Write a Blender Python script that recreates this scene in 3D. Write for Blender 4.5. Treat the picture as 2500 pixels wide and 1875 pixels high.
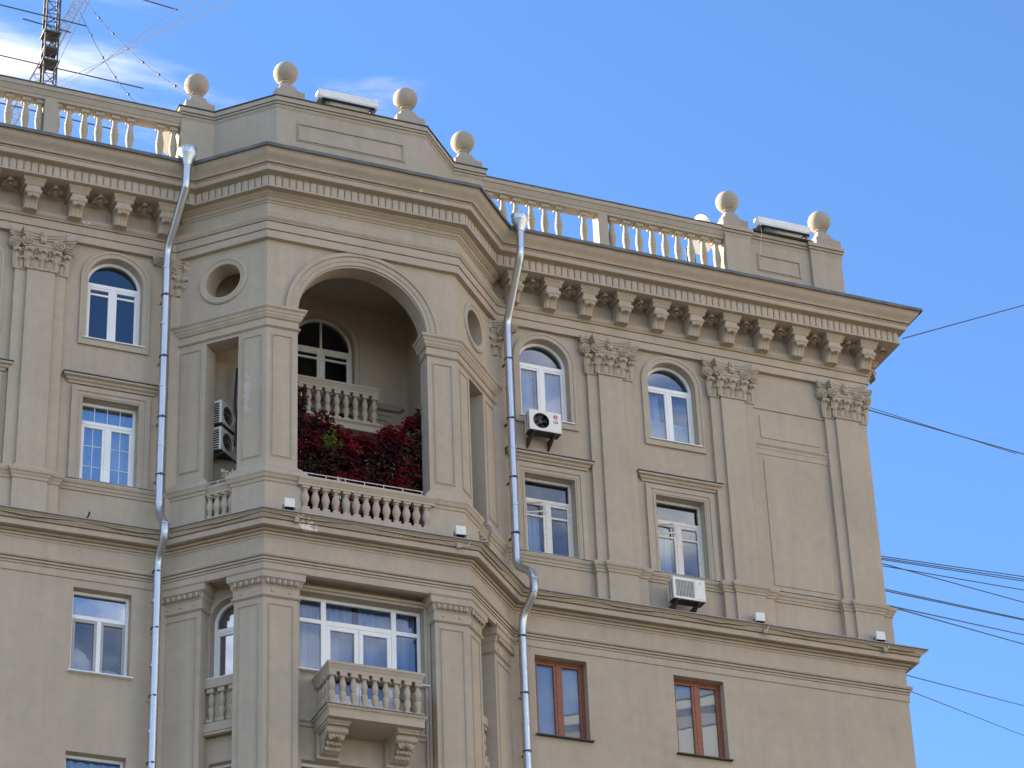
import bpy, bmesh, math, random
from mathutils import Matrix, Vector
random.seed(7)
PI = math.pi
S2 = math.sqrt(0.5)
scene = bpy.context.scene
COL = scene.collection
for o in list(bpy.data.objects):
    bpy.data.objects.remove(o)

# ------------------------------------------------------------------ camera
def cam_axes(p, y, r):
    f = Vector((-math.sin(y)*math.cos(p), math.cos(y)*math.cos(p), math.sin(p)))
    rt = Vector((math.cos(y), math.sin(y), 0)); up = rt.cross(f)
    return math.cos(r)*rt+math.sin(r)*up, -math.sin(r)*rt+math.cos(r)*up, f
_r, _u, _f = cam_axes(math.radians(30.79), math.radians(-23.71), math.radians(-2.37))
CAM = Vector((-16.45, -46.0, 1.65))
cd = bpy.data.cameras.new('camera'); cam = bpy.data.objects.new('camera', cd); COL.objects.link(cam)
cd.lens = 7000/2500*36; cd.sensor_width = 36; cd.clip_start = 0.5; cd.clip_end = 5000
cam.matrix_world = Matrix(((_r.x, _u.x, -_f.x, CAM.x), (_r.y, _u.y, -_f.y, CAM.y), (_r.z, _u.z, -_f.z, CAM.z), (0, 0, 0, 1)))
scene.camera = cam

# ------------------------------------------------------------------ world, sun, exposure
SUN_EL = math.radians(22)
SUN_AZ = math.radians(44)                     # behind the building, towards its left
SUN_DIR = Vector((-math.sin(SUN_AZ)*math.cos(SUN_EL), math.cos(SUN_AZ)*math.cos(SUN_EL), math.sin(SUN_EL)))
world = bpy.data.worlds.new('World'); scene.world = world; world.use_nodes = True
wt = world.node_tree; wt.nodes.clear()
wo = wt.nodes.new('ShaderNodeOutputWorld'); bg = wt.nodes.new('ShaderNodeBackground')
sky = wt.nodes.new('ShaderNodeTexSky'); sky.sky_type = 'NISHITA'; sky.sun_disc = False
sky.sun_elevation = SUN_EL; sky.sun_rotation = -SUN_AZ
sky.altitude = 150; sky.air_density = 1.0; sky.dust_density = 0.1; sky.ozone_density = 10.0
tc = wt.nodes.new('ShaderNodeTexCoord')
mp = wt.nodes.new('ShaderNodeMapping'); mp.inputs['Scale'].default_value = (1.0, 1.0, 2.4); mp.inputs['Location'].default_value = (96.1, 2.7, 51.1)
n1 = wt.nodes.new('ShaderNodeTexNoise'); n1.inputs['Scale'].default_value = 2.2; n1.inputs['Detail'].default_value = 10; n1.inputs['Roughness'].default_value = 0.58; n1.inputs['Distortion'].default_value = 0.5
cr = wt.nodes.new('ShaderNodeValToRGB'); cr.color_ramp.elements[0].position = 0.52; cr.color_ramp.elements[1].position = 0.87; cr.color_ramp.interpolation = 'EASE'
mx = wt.nodes.new('ShaderNodeMixRGB'); mx.inputs['Color2'].default_value = (26.0, 24.5, 21.5, 1)
wt.links.new(tc.outputs['Generated'], mp.inputs['Vector']); wt.links.new(mp.outputs['Vector'], n1.inputs['Vector'])
wt.links.new(n1.outputs['Fac'], cr.inputs['Fac']); wt.links.new(cr.outputs['Color'], mx.inputs['Fac'])
wt.links.new(sky.outputs['Color'], mx.inputs['Color1']); wt.links.new(mx.outputs['Color'], bg.inputs['Color'])
wt.links.new(bg.outputs['Background'], wo.inputs['Surface'])
bg.inputs['Strength'].default_value = 0.11
sl = bpy.data.lights.new('sun', 'SUN'); sl.energy = 5.0; sl.angle = math.radians(0.53); sl.color = (1.0, 0.93, 0.82)
so = bpy.data.objects.new('sun', sl); COL.objects.link(so)
so.rotation_euler = SUN_DIR.to_track_quat('Z', 'Y').to_euler()
so.location = (-60, 60, 80)
scene.view_settings.view_transform = 'Standard'; scene.view_settings.look = 'None'
scene.view_settings.exposure = 1.92; scene.view_settings.gamma = 1.0
scene.view_settings.use_white_balance = True; scene.view_settings.white_balance_temperature = 8200; scene.view_settings.white_balance_tint = 10
scene.cycles.max_bounces = 8; scene.cycles.transparent_max_bounces = 12
scene.cycles.use_denoising = True

# ------------------------------------------------------------------ materials
def mat_new(name):
    m = bpy.data.materials.new(name); m.use_nodes = True
    return m, m.node_tree, m.node_tree.nodes['Principled BSDF']
def simple(name, col, rough=0.5, metal=0.0, spec=0.5, noise=None):
    m, t, b = mat_new(name)
    b.inputs['Roughness'].default_value = rough; b.inputs['Metallic'].default_value = metal
    b.inputs['Specular IOR Level'].default_value = spec
    if noise:
        sc, amt = noise
        g = t.nodes.new('ShaderNodeNewGeometry')
        n = t.nodes.new('ShaderNodeTexNoise'); n.inputs['Scale'].default_value = sc; n.inputs['Detail'].default_value = 6
        r = t.nodes.new('ShaderNodeMapRange'); r.inputs['From Min'].default_value = .3; r.inputs['From Max'].default_value = .7
        r.inputs['To Min'].default_value = 1-amt; r.inputs['To Max'].default_value = 1+amt*.5
        h = t.nodes.new('ShaderNodeVectorMath'); h.operation = 'SCALE'; h.inputs[0].default_value = col[:3]
        t.links.new(g.outputs['Position'], n.inputs['Vector']); t.links.new(n.outputs['Fac'], r.inputs['Value'])
        t.links.new(r.outputs['Result'], h.inputs['Scale']); t.links.new(h.outputs['Vector'], b.inputs['Base Color'])
        rr = t.nodes.new('ShaderNodeMapRange'); rr.inputs['To Min'].default_value = max(0.02, rough-.1); rr.inputs['To Max'].default_value = min(1, rough+.15)
        t.links.new(n.outputs['Fac'], rr.inputs['Value']); t.links.new(rr.outputs['Result'], b.inputs['Roughness'])
    else:
        b.inputs['Base Color'].default_value = (*col[:3], 1)
    return m

def stucco(name, col, bump=0.5, patches=()):
    """painted render: broad tone drift, vertical rain streaks, fine grain; patches = [(centre, radius_xyz, noise_scale, threshold, colour)] of flaked or repaired paint"""
    m, t, b = mat_new(name); N = t.nodes.new; L = t.links.new
    g = N('ShaderNodeNewGeometry')
    def noise(scale, detail=5, mapscale=None, rough=.5):
        n = N('ShaderNodeTexNoise'); n.inputs['Scale'].default_value = scale; n.inputs['Detail'].default_value = detail; n.inputs['Roughness'].default_value = rough
        if mapscale:
            mp = N('ShaderNodeMapping'); mp.inputs['Scale'].default_value = mapscale
            L(g.outputs['Position'], mp.inputs['Vector']); L(mp.outputs['Vector'], n.inputs['Vector'])
        else: L(g.outputs['Position'], n.inputs['Vector'])
        return n.outputs['Fac']
    def rng(v, a, c, lo, hi):
        r = N('ShaderNodeMapRange'); r.inputs['From Min'].default_value = a; r.inputs['From Max'].default_value = c
        r.inputs['To Min'].default_value = lo; r.inputs['To Max'].default_value = hi; L(v, r.inputs['Value']); return r.outputs['Result']
    def mul(a, c):
        k = N('ShaderNodeMath'); k.operation = 'MULTIPLY'; L(a, k.inputs[0]); L(c, k.inputs[1]); return k.outputs[0]
    big = rng(noise(.55, 4), .3, .7, .93, 1.05)
    med = rng(noise(5.0, 6), .3, .7, .955, 1.035)
    stk = rng(noise(1.0, 5, (5.5, 5.5, .35), .6), .35, .72, 1.02, .94)
    fine = rng(noise(70, 3), .3, .7, .955, 1.04)
    v = mul(mul(big, med), mul(stk, fine))
    sc = N('ShaderNodeVectorMath'); sc.operation = 'SCALE'; sc.inputs[0].default_value = col; L(v, sc.inputs['Scale'])
    # slight hue drift between a warmer and a greyer coat
    hue = N('ShaderNodeMixRGB'); hue.blend_type = 'MULTIPLY'; hue.inputs['Color2'].default_value = (.965, .99, 1.0, 1)
    L(rng(noise(1.3, 4), .42, .62, 0, 1), hue.inputs['Fac']); L(sc.outputs['Vector'], hue.inputs['Color1'])
    out = hue.outputs['Color']
    for (c, rad, ns, th, pc) in patches:
        vs = N('ShaderNodeVectorMath'); vs.operation = 'SUBTRACT'; vs.inputs[1].default_value = c; L(g.outputs['Position'], vs.inputs[0])
        vd = N('ShaderNodeVectorMath'); vd.operation = 'DIVIDE'; vd.inputs[1].default_value = rad; L(vs.outputs[0], vd.inputs[0])
        ln = N('ShaderNodeVectorMath'); ln.operation = 'LENGTH'; L(vd.outputs[0], ln.inputs[0])
        fall = rng(ln.outputs['Value'], 0, 1, .22, -.25)
        ad = N('ShaderNodeMath'); ad.operation = 'ADD'; L(fall, ad.inputs[0]); L(noise(ns, 6, None, .65), ad.inputs[1])
        f = rng(ad.outputs[0], th, th+.03, 0, 1)
        mk = N('ShaderNodeMath'); mk.operation = 'LESS_THAN'; mk.inputs[1].default_value = 1.0; L(ln.outputs['Value'], mk.inputs[0])
        mxx = N('ShaderNodeMixRGB'); mxx.inputs['Color2'].default_value = (*pc, 1); L(mul(f, mk.outputs[0]), mxx.inputs['Fac']); L(out, mxx.inputs['Color1']); out = mxx.outputs['Color']
    L(out, b.inputs['Base Color'])
    b.inputs['Roughness'].default_value = .88; b.inputs['Specular IOR Level'].default_value = .25
    bp = N('ShaderNodeBump'); bp.inputs['Strength'].default_value = bump; bp.inputs['Distance'].default_value = .006
    ad = N('ShaderNodeMath'); ad.operation = 'ADD'
    L(noise(55, 4), ad.inputs[0]); L(noise(9, 4), ad.inputs[1]); L(ad.outputs[0], bp.inputs['Height']); L(bp.outputs['Normal'], b.inputs['Normal'])
    return m

WALL = (.438, .365, .283)
M = {}
M['stucco'] = stucco('painted_render', WALL, patches=[
    ((-1.28, -1.86, 26.52), (.55, .5, .42), 16, .60, (.72, .70, .62)),
    ((-2.25, -1.13, 29.6), (.13, .3, 1.25), 9, .545, (.47, .42, .37)),
    ((-2.1, -1.15, 32.25), (.25, .3, .7), 10, .60, (.48, .42, .36)),
    ((.7, -1.25, 22.3), (.10, .2, .10), 14, .5, (.75, .73, .68)),
    ((-5.3, -.2, 33.4), (.55, .25, .12), 18, .62, (.66, .63, .58)),
    ((-2.55, -1.8, 34.42), (.30, .35, .07), 14, .56, (.58, .50, .40)),
    ((1.05, -2.05, 34.43), (.10, .25, .09), 10, .50, (.60, .50, .38)),
    ((.55, -1.9, 26.6), (.35, .3, .12), 22, .64, (.66, .62, .54))])
M['pale'] = stucco('parapet_render', (.40, .345, .272))
M['stone'] = stucco('finial_stone', (.37, .32, .26), 1.0)
M['metal_dark'] = simple('roof_flashing', (.13, .14, .14), .5, .3, noise=(3, .35))
M['metal_pale'] = simple('ledge_flashing', (.36, .37, .37), .55, .3, noise=(4, .25))
M['soffit_dark'] = simple('bitumen', (.03, .03, .035), .8)
M['galv'] = simple('galvanised_steel', (.52, .56, .59), .34, 1.0, noise=(1.5, .08))
M['steel'] = simple('dark_steel', (.10, .095, .09), .55, .6, noise=(8, .3))
M['steel_lit'] = simple('sunlit_steel', (.42, .40, .36), .5, .4, noise=(8, .3))  # paler steel: sunlight on the leaning strut is put into the colour
M['white'] = simple('white_pvc', (.80, .81, .80), .32, noise=(3, .06))
M['oldwhite'] = simple('worn_white_paint', (.66, .64, .58), .55, noise=(12, .14))
M['greypvc'] = simple('grey_pvc', (.36, .36, .35), .4)
M['brown'] = simple('red_brown_wood', (.26, .075, .03), .4, noise=(14, .4))
M['ac_white'] = simple('cream_white_enamel', (.74, .73, .68), .38, noise=(6, .10))
M['ac_dirty'] = simple('dusty_grey_grille', (.20, .19, .165), .7, noise=(9, .3))
M['black'] = simple('black_plastic', (.016, .016, .016), .45)
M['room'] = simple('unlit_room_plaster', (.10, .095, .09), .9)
M['red'] = simple('red_emblem', (.50, .015, .06), .4)
M['cable'] = simple('black_cable', (.012, .013, .02), .5)
M['wcable'] = simple('white_cable', (.62, .60, .55), .5)
M['dish'] = simple('dish_enamel', (.75, .74, .72), .4)
M['asphalt'] = simple('asphalt', (.055, .055, .057), .9, noise=(.6, .25))
M['roof'] = simple('roof_sheet', (.20, .20, .20), .6, noise=(.8, .25))
M['stem'] = simple('vine_stem', (.10, .055, .035), .8)
M['terracotta'] = simple('terracotta', (.35, .15, .08), .8)
M['dry'] = simple('dry_straw', (.58, .48, .30), .9)

def glass(name, refl, tint=(.75, .80, .85), col=(.9, .95, 1.0)):
    m = bpy.data.materials.new(name); m.use_nodes = True; t = m.node_tree; t.nodes.clear()
    o = t.nodes.new('ShaderNodeOutputMaterial'); mix = t.nodes.new('ShaderNodeMixShader')
    tr = t.nodes.new('ShaderNodeBsdfTransparent'); gl = t.nodes.new('ShaderNodeBsdfGlossy'); fr = t.nodes.new('ShaderNodeFresnel'); fr.inputs['IOR'].default_value = 1.5
    ad = t.nodes.new('ShaderNodeMath'); ad.operation = 'MULTIPLY_ADD'; ad.inputs[1].default_value = 1.0; ad.inputs[2].default_value = refl
    ad.use_clamp = True
    tr.inputs['Color'].default_value = (*tint, 1); gl.inputs['Color'].default_value = (*col, 1); gl.inputs['Roughness'].default_value = .0
    g = t.nodes.new('ShaderNodeNewGeometry'); n = t.nodes.new('ShaderNodeTexNoise'); n.inputs['Scale'].default_value = 1.1; n.inputs['Detail'].default_value = 2
    bp = t.nodes.new('ShaderNodeBump'); bp.inputs['Strength'].default_value = .025; bp.inputs['Distance'].default_value = .02
    t.links.new(g.outputs['Position'], n.inputs['Vector']); t.links.new(n.outputs['Fac'], bp.inputs['Height']); t.links.new(bp.outputs['Normal'], gl.inputs['Normal'])
    t.links.new(fr.outputs[0], ad.inputs[0]); t.links.new(ad.outputs[0], mix.inputs[0]); t.links.new(tr.outputs[0], mix.inputs[1]); t.links.new(gl.outputs[0], mix.inputs[2])
    t.links.new(mix.outputs[0], o.inputs['Surface']); return m
M['glass'] = glass('window_glass', .01)
M['glass_coat'] = glass('coated_glass', .20)
M['glass_mid'] = glass('double_glazing', .03)
M['glass_dark'] = glass('old_glass', .0)

def cloth(name, col, trans=.35):
    m, t, b = mat_new(name)
    b.inputs['Base Color'].default_value = (*col, 1); b.inputs['Roughness'].default_value = .95
    b.inputs['Subsurface Weight'].default_value = 0
    return m
M['curtain_blue'] = cloth('pale_blue_curtain', (.52, .62, .80))
M['curtain_white'] = cloth('white_net_curtain', (.74, .75, .74))
M['film'] = cloth('plastic_sheet', (.60, .63, .66))
M['paper'] = cloth('white_blind', (.72, .70, .66))

def leafmat():
    m, t, b = mat_new('creeper_leaf'); N = t.nodes.new; L = t.links.new
    at = N('ShaderNodeAttribute'); at.attribute_name = 'leafcol'
    L(at.outputs['Color'], b.inputs['Base Color']); b.inputs['Roughness'].default_value = .6; b.inputs['Specular IOR Level'].default_value = .22
    tr = N('ShaderNodeBsdfTranslucent'); L(at.outputs['Color'], tr.inputs['Color'])
    mix = N('ShaderNodeMixShader'); mix.inputs[0].default_value = .3
    o = t.nodes['Material Output']; L(b.outputs[0], mix.inputs[1]); L(tr.outputs[0], mix.inputs[2]); L(mix.outputs[0], o.inputs['Surface'])
    return m
M['leaf'] = leafmat()

# ------------------------------------------------------------------ mesh builder
class MB:
    def __init__(s): s.v = []; s.f = []
    def add(s, vs, fs):
        b = len(s.v); s.v += [tuple(p) for p in vs]; s.f += [tuple(i+b for i in q) for q in fs]; return s
    def box(s, x0, x1, y0, y1, z0, z1):
        return s.add([(x0, y0, z0), (x1, y0, z0), (x1, y1, z0), (x0, y1, z0), (x0, y0, z1), (x1, y0, z1), (x1, y1, z1), (x0, y1, z1)],
                     [(0, 3, 2, 1), (4, 5, 6, 7), (0, 1, 5, 4), (1, 2, 6, 5), (2, 3, 7, 6), (3, 0, 4, 7)])
    def bbox(s, x0, x1, y0, y1, z0, z1, b=.008):
        """box with chamfered edges"""
        bm = bmesh.new(); r = bmesh.ops.create_cube(bm, size=1)
        for v in bm.verts: v.co = ((x0+x1)/2+v.co.x*(x1-x0), (y0+y1)/2+v.co.y*(y1-y0), (z0+z1)/2+v.co.z*(z1-z0))
        bmesh.ops.bevel(bm, geom=bm.edges[:], offset=b, segments=1, affect='EDGES')
        bm.verts.index_update(); s.add([v.co[:] for v in bm.verts], [[v.index for v in f.verts] for f in bm.faces]); bm.free(); return s
    def prism(s, pts, d0, d1, fn):
        """polygon pts (a,b) extruded from d0 to d1; fn(a,b,d)->xyz"""
        n = len(pts); vs = [fn(a, b, d0) for a, b in pts]+[fn(a, b, d1) for a, b in pts]
        return s.add(vs, [tuple(range(n))[::-1], tuple(range(n, 2*n))]+[(i, (i+1) % n, n+(i+1) % n, n+i) for i in range(n)])
    def lathe(s, prof, n=16, c=(0, 0, 0), caps=True):
        vs = []; fs = []
        for r, z in prof:
            for k in range(n):
                a = 2*PI*k/n; vs.append((c[0]+r*math.cos(a), c[1]+r*math.sin(a), c[2]+z))
        for i in range(len(prof)-1):
            for k in range(n): fs.append((i*n+k, i*n+(k+1) % n, (i+1)*n+(k+1) % n, (i+1)*n+k))
        if caps: fs.append(tuple(range(n))[::-1]); fs.append(tuple((len(prof)-1)*n+k for k in range(n)))
        return s.add(vs, fs)
    def tube(s, pts, r, n=8, caps=True):
        pts = [Vector(p) for p in pts]; rs = r if isinstance(r, (list, tuple)) else [r]*len(pts)
        vs = []; fs = []; prev = None
        for i, p in enumerate(pts):
            t = (pts[min(i+1, len(pts)-1)]-pts[max(i-1, 0)]).normalized()
            if prev is None:
                a = Vector((0, 0, 1)) if abs(t.z) < .9 else Vector((1, 0, 0)); u = t.cross(a).normalized()
            else: u = (prev-t*prev.dot(t)).normalized()
            prev = u; w = t.cross(u)
            for k in range(n):
                an = 2*PI*k/n; vs.append(p+(u*math.cos(an)+w*math.sin(an))*rs[i])
        for i in range(len(pts)-1):
            for k in range(n): fs.append((i*n+k, i*n+(k+1) % n, (i+1)*n+(k+1) % n, (i+1)*n+k))
        if caps: fs.append(tuple(range(n))[::-1]); fs.append(tuple((len(pts)-1)*n+k for k in range(n)))
        return s.add(vs, fs)
    def sweep(s, path, prof, closed=False, caps=True, close_prof=True):
        """mitred moulding: plan path [(x,y)], profile [(o,z)], o = distance to the right of the path"""
        P = [Vector(p) for p in path]; n = len(P); off = []
        def nrm(a, b): d = (b-a).normalized(); return Vector((d.y, -d.x))
        for i in range(n):
            n0 = nrm(P[i-1], P[i]) if (i > 0 or closed) else None
            n1_ = nrm(P[i], P[(i+1) % n]) if (i < n-1 or closed) else None
            if n0 is None: off.append(n1_)
            elif n1_ is None: off.append(n0)
            else: m = n0+n1_; off.append(m/ (m.dot(n0)))
        k = len(prof); vs = []; fs = []
        for i in range(n):
            for o, z in prof: q = P[i]+off[i]*o; vs.append((q.x, q.y, z))
        kk = k if close_prof else k-1
        for i in range(n if closed else n-1):
            j = (i+1) % n
            for a in range(kk): b = (a+1) % k; fs.append((i*k+a, j*k+a, j*k+b, i*k+b))
        if caps and not closed and close_prof: fs.append(tuple(range(k))); fs.append(tuple((n-1)*k+a for a in range(k))[::-1])
        return s.add(vs, fs)
    def grid(s, nu, nv, fn):
        vs = [fn(i/nu, j/nv) for j in range(nv+1) for i in range(nu+1)]
        return s.add(vs, [(j*(nu+1)+i, j*(nu+1)+i+1, (j+1)*(nu+1)+i+1, (j+1)*(nu+1)+i) for j in range(nv) for i in range(nu)])
    def ball(s, c, r, nu=16, nv=10, sc=(1, 1, 1)):
        prof = [(r*math.sin(PI*j/nv)+1e-5, -r*math.cos(PI*j/nv)) for j in range(nv+1)]
        b = len(s.v); s.lathe(prof, nu, (0, 0, 0))
        for i in range(b, len(s.v)): x, y, z = s.v[i]; s.v[i] = (c[0]+x*sc[0], c[1]+y*sc[1], c[2]+z*sc[2])
        return s
    def xf(s, mtx):
        s.v = [tuple(mtx @ Vector(p)) for p in s.v]; return s
    def join(s, o): return s.add(o.v, o.f)
    def mesh(s, name, mat, smooth=None, recalc=True):
        me = bpy.data.meshes.new(name); me.from_pydata(s.v, [], s.f)
        if recalc:
            bm = bmesh.new(); bm.from_mesh(me); bmesh.ops.recalc_face_normals(bm, faces=bm.faces); bm.to_mesh(me); bm.free()
        if smooth:
            me.polygons.foreach_set('use_smooth', [True]*len(me.polygons)); me.set_sharp_from_angle(angle=math.radians(smooth))
        me.materials.append(M[mat]); me.update(); return me

def link(name, data, parent=None, mtx=None):
    o = bpy.data.objects.new(name, data); COL.objects.link(o)
    if parent is not None: o.parent = parent
    if mtx is not None: o.matrix_basis = mtx
    return o
def part(name, mb, mat, parent, mtx=None, smooth=None):
    return link(name, mb.mesh(name, mat, smooth), parent, mtx)
def empty(name, parent=None, mtx=None):
    o = link(name, None, parent, mtx); o.empty_display_size = .2; return o
def tag(o, label, cat, group=None, kind=None):
    if label: o['label'] = label
    if cat: o['category'] = cat
    if group: o['group'] = group
    if kind: o['kind'] = kind
    return o
def T(x, y, z): return Matrix.Translation((x, y, z))
def frame(ox, oy, ux, uy):
    """local X along the wall (left to right seen from outside), local Y inward, Z up"""
    u = Vector((ux, uy, 0)).normalized()
    return Matrix(((u.x, -u.y, 0, ox), (u.y, u.x, 0, oy), (0, 0, 1, 0), (0, 0, 0, 1)))
idxz = lambda a, b, d: (a, d, b)

def fill_wall(u0, u1, z0, z1, openings, thick):
    """wall slab in local coords (front y=0, back y=thick) with openings cut through"""
    loops = [[(u0, z0), (u1, z0), (u1, z1), (u0, z1)]]
    for op in openings:
        if op[0] == 'rect': _, a, b, c, d = op; loops.append([(a, c), (b, c), (b, d), (a, d)])
        elif op[0] == 'arch':
            _, a, b, c, sp = op; r = (b-a)/2; m = (a+b)/2; n = 28
            loops.append([(a, c), (b, c)]+[(m+r*math.cos(PI*k/n), sp+r*math.sin(PI*k/n)) for k in range(n+1)])
        elif op[0] == 'circ':
            _, m, c, r = op; loops.append([(m+r*math.cos(2*PI*k/40), c+r*math.sin(2*PI*k/40)) for k in range(40)])
    bm = bmesh.new()
    for y in (0, thick):
        es = []
        for lp in loops:
            vs = [bm.verts.new((a, y, b)) for a, b in lp]
            es += [bm.edges.new((vs[i], vs[(i+1) % len(vs)])) for i in range(len(vs))]
        bmesh.ops.triangle_fill(bm, use_beauty=True, edges=es)
    bm.verts.ensure_lookup_table(); tot = sum(len(l) for l in loops); b = 0
    for lp in loops:
        n = len(lp)
        for i in range(n):
            j = (i+1) % n; bm.faces.new((bm.verts[b+i], bm.verts[b+j], bm.verts[tot+b+j], bm.verts[tot+b+i]))
        b += n
    bm.verts.index_update()
    mb = MB(); mb.add([v.co[:] for v in bm.verts], [[v.index for v in f.verts] for f in bm.faces]); bm.free(); return mb

# ------------------------------------------------------------------ ground and street
g = MB().box(-900, 900, -900, 900, -.5, 0); tag(part('ground', g, 'asphalt', None), None, None, kind='structure')

# ------------------------------------------------------------------ THE BUILDING
B = empty('apartment_building')
tag(B, 'taupe neoclassical apartment building with polygonal bay, arched loggia, balustrades and stone balls', 'building')

HW, YF = 1.965, -1.42                      # bay: half width of the front, plane of the front wall
SIDE = math.hypot(1.42, 1.42)
FL = frame(-(HW+1.42), 0, 1, -1)           # bay's left side, u = 0 at the main wall
FR = frame(HW, YF, 1, 1)                   # bay's right side, u = 0 at the front corner
FF = frame(-HW, YF, 1, 0)                  # bay's front, u = 0 at its left corner
XL, XR = -11.6, 12.0
def plan(ym, yf, hw, xl=XL, xr=XR, back=13):
    d = ym-yf
    return [(xl, ym), (-(hw+d), ym), (-hw, yf), (hw, yf), (hw+d, ym), (xr, ym), (xr, back)]

PW = plan(0, YF, HW)                                    # upper wall
PLOW = plan(-.10, -1.58, 2.03, XL, 12.22)               # lower entablature
PC = plan(-.10, -1.24, 1.85, XL, 12.10)                 # main cornice

UPX = [-7.5, -4.60, 4.48, 7.38]                         # window axes
ups = []
for cx in UPX: ups.append(('arch', cx-.55, cx+.55, 30.88, 32.24)); ups.append(('rect', cx-.55, cx+.55, 27.74, 29.55))
TH = .36
part('wall', fill_wall(XL, -2.9, 26.3, 34.4, [o for o in ups if o[1] < 0], TH), 'stucco', B)
part('wall', fill_wall(2.9, XR, 26.3, 34.4, [o for o in ups if o[1] > 0], TH), 'stucco', B)
LOX = [-7.5, -4.62, 4.495, 7.46]
lops = [('rect', cx-.55, cx+.55, 23.82, 25.49) for cx in LOX]+[('rect', -4.62-.55, -4.62+.55, 20.6, 22.26)]
MLOW = T(0, -.10, 0)
part('wall', fill_wall(XL, -2.9, 0, 26.32, [o for o in lops if o[1] < 0], TH), 'stucco', B, MLOW)
part('wall', fill_wall(2.9, 12.22, 0, 26.32, [o for o in lops if o[1] > 0], TH), 'stucco', B, MLOW)
part('side_wall', MB().box(XR-.36, XR, .36, 13, 26.3, 34.4), 'stucco', B)
part('side_wall', MB().box(12.22-.36, 12.22, .26, 13, 0, 26.32), 'stucco', B)
part('side_wall', MB().box(XL, XL+.36, .36, 13, 0, 34.4), 'stucco', B)
part('rear_wall', MB().box(XL, XR, 12.64, 13, 0, 34.4), 'stucco', B)
part('roof', MB().box(XL+.02, XR, .3, 13, 34.42, 34.6), 'roof', B)
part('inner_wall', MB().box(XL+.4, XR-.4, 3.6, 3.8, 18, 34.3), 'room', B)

# bay upper walls --------------------------------------------------
BT = .38
part('bay_wall', fill_wall(0, 2*HW, 26.5, 34.02, [('arch', HW-1.335, HW+1.335, 27.03, 31.36)], BT), 'stucco', B, FF)
slotL = (SIDE-1.30, SIDE-.60); slotR = (.60, 1.30)
part('bay_wall', fill_wall(0, SIDE, 26.5, 34.02, [('rect', *slotL, 27.03, 30.90), ('circ', SIDE-.95, 32.26, .375)], BT), 'stucco', B, FL)
part('bay_wall', fill_wall(0, SIDE, 26.5, 34.02, [('rect', *slotR, 27.03, 30.90), ('circ', .95, 32.26, .375)], BT), 'stucco', B, FR)
# loggia shell
part('loggia_floor', MB().prism([(-3.3, .05), (-1.9, -1.4), (1.9, -1.4), (3.3, .05), (1.85, .05), (1.85, 1.0), (-1.85, 1.0), (-1.85, .05)], 26.9, 27.0, lambda a, b, d: (a, b, d)), 'stucco', B)
part('loggia_ceiling', MB().prism([(-3.3, .05), (-1.9, -1.4), (1.9, -1.4), (3.3, .05), (1.85, .05), (1.85, 1.0), (-1.85, 1.0), (-1.85, .05)], 33.35, 33.5, lambda a, b, d: (a, b, d)), 'stucco', B)
part('loggia_wall', MB().box(-3.0, -1.81, .04, .3, 26.9, 33.4), 'stucco', B)
part('loggia_wall', MB().box(1.81, 3.0, .04, .3, 26.9, 33.4), 'stucco', B)
part('loggia_wall', MB().box(-2.05, -1.81, .3, 1.25, 26.9, 33.4), 'stucco', B)
part('loggia_wall', MB().box(1.81, 2.05, .3, 1.25, 26.9, 33.4), 'stucco', B)
part('loggia_rear_wall', fill_wall(-1.81, 1.81, 26.9, 33.4, [('arch', -.66, .66, 30.24, 32.32), ('rect', -.95, .95, 27.02, 29.45)], .34), 'stucco', B, T(0, .90, 0))

# bay lower walls ---------------------------------------------------
LHW, LYF = 1.86, -1.18
FLL = frame(-(LHW+1.08), -.10, 1, -1); FRL = frame(LHW, LYF, 1, 1); SL = math.hypot(1.08, 1.08)
part('bay_wall', fill_wall(-LHW, LHW, 0, 25.75, [('rect', -1.22, 1.22, 23.93, 25.50), ('rect', -.70, .70, 22.98, 23.90), ('rect', -1.16, 1.16, 20.4, 22.18)], .3), 'stucco', B, T(0, LYF, 0))
part('bay_wall', fill_wall(0, SL, 0, 25.75, [('arch', SL-1.10, SL-.30, 23.86, 25.02), ('rect', SL-1.10, SL-.34, 20.4, 22.2)], .3), 'stucco', B, FLL)
part('bay_wall', fill_wall(0, SL, 0, 25.75, [('arch', .30, 1.10, 23.86, 25.02)], .3), 'stucco', B, FRL)

# ------------------------------------------------------------------ entablatures (mitred mouldings)
def moulding(name, path, prof, mat='stucco', parent=None, smooth=32):
    return part(name, MB().sweep(path, prof), mat, parent or B, None, smooth)
# lower entablature: bed, corona, cyma, frieze, string course
low = moulding('lower_cornice', PLOW, [(-.25, 26.72), (.345, 26.72), (.34, 26.69), (.315, 26.675), (.30, 26.64), (.265, 26.605), (.262, 26.592), (.205, 26.588), (.205, 26.574), (.235, 26.57), (.228, 26.465), (.205, 26.46), (.09, 26.475), (.09, 26.45), (.11, 26.445), (.08, 26.42), (.035, 26.416), (.035, 26.40), (.062, 26.396), (.05, 26.365), (.02, 26.36), (.015, 26.32), (-.25, 26.32)])
moulding('lower_frieze', PLOW, [(-.45, 26.33), (.004, 26.33), (.004, 25.7), (-.45, 25.7)])
moulding('string_course', PLOW, [(-.05, 25.975), (.085, 25.97), (.092, 25.935), (.075, 25.905), (.03, 25.90), (.03, 25.886), (.06, 25.884), (.05, 25.85), (.015, 25.846), (.015, 25.832), (.035, 25.83), (.03, 25.80), (.008, 25.795), (.008, 25.78), (.022, 25.775), (.022, 25.645), (-.05, 25.635)])
moulding('flashing', PLOW, [(-.1, 26.757), (.375, 26.732), (.385, 26.712), (.378, 26.706), (.345, 26.722), (-.1, 26.726)], 'metal_pale', low, None)
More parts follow.
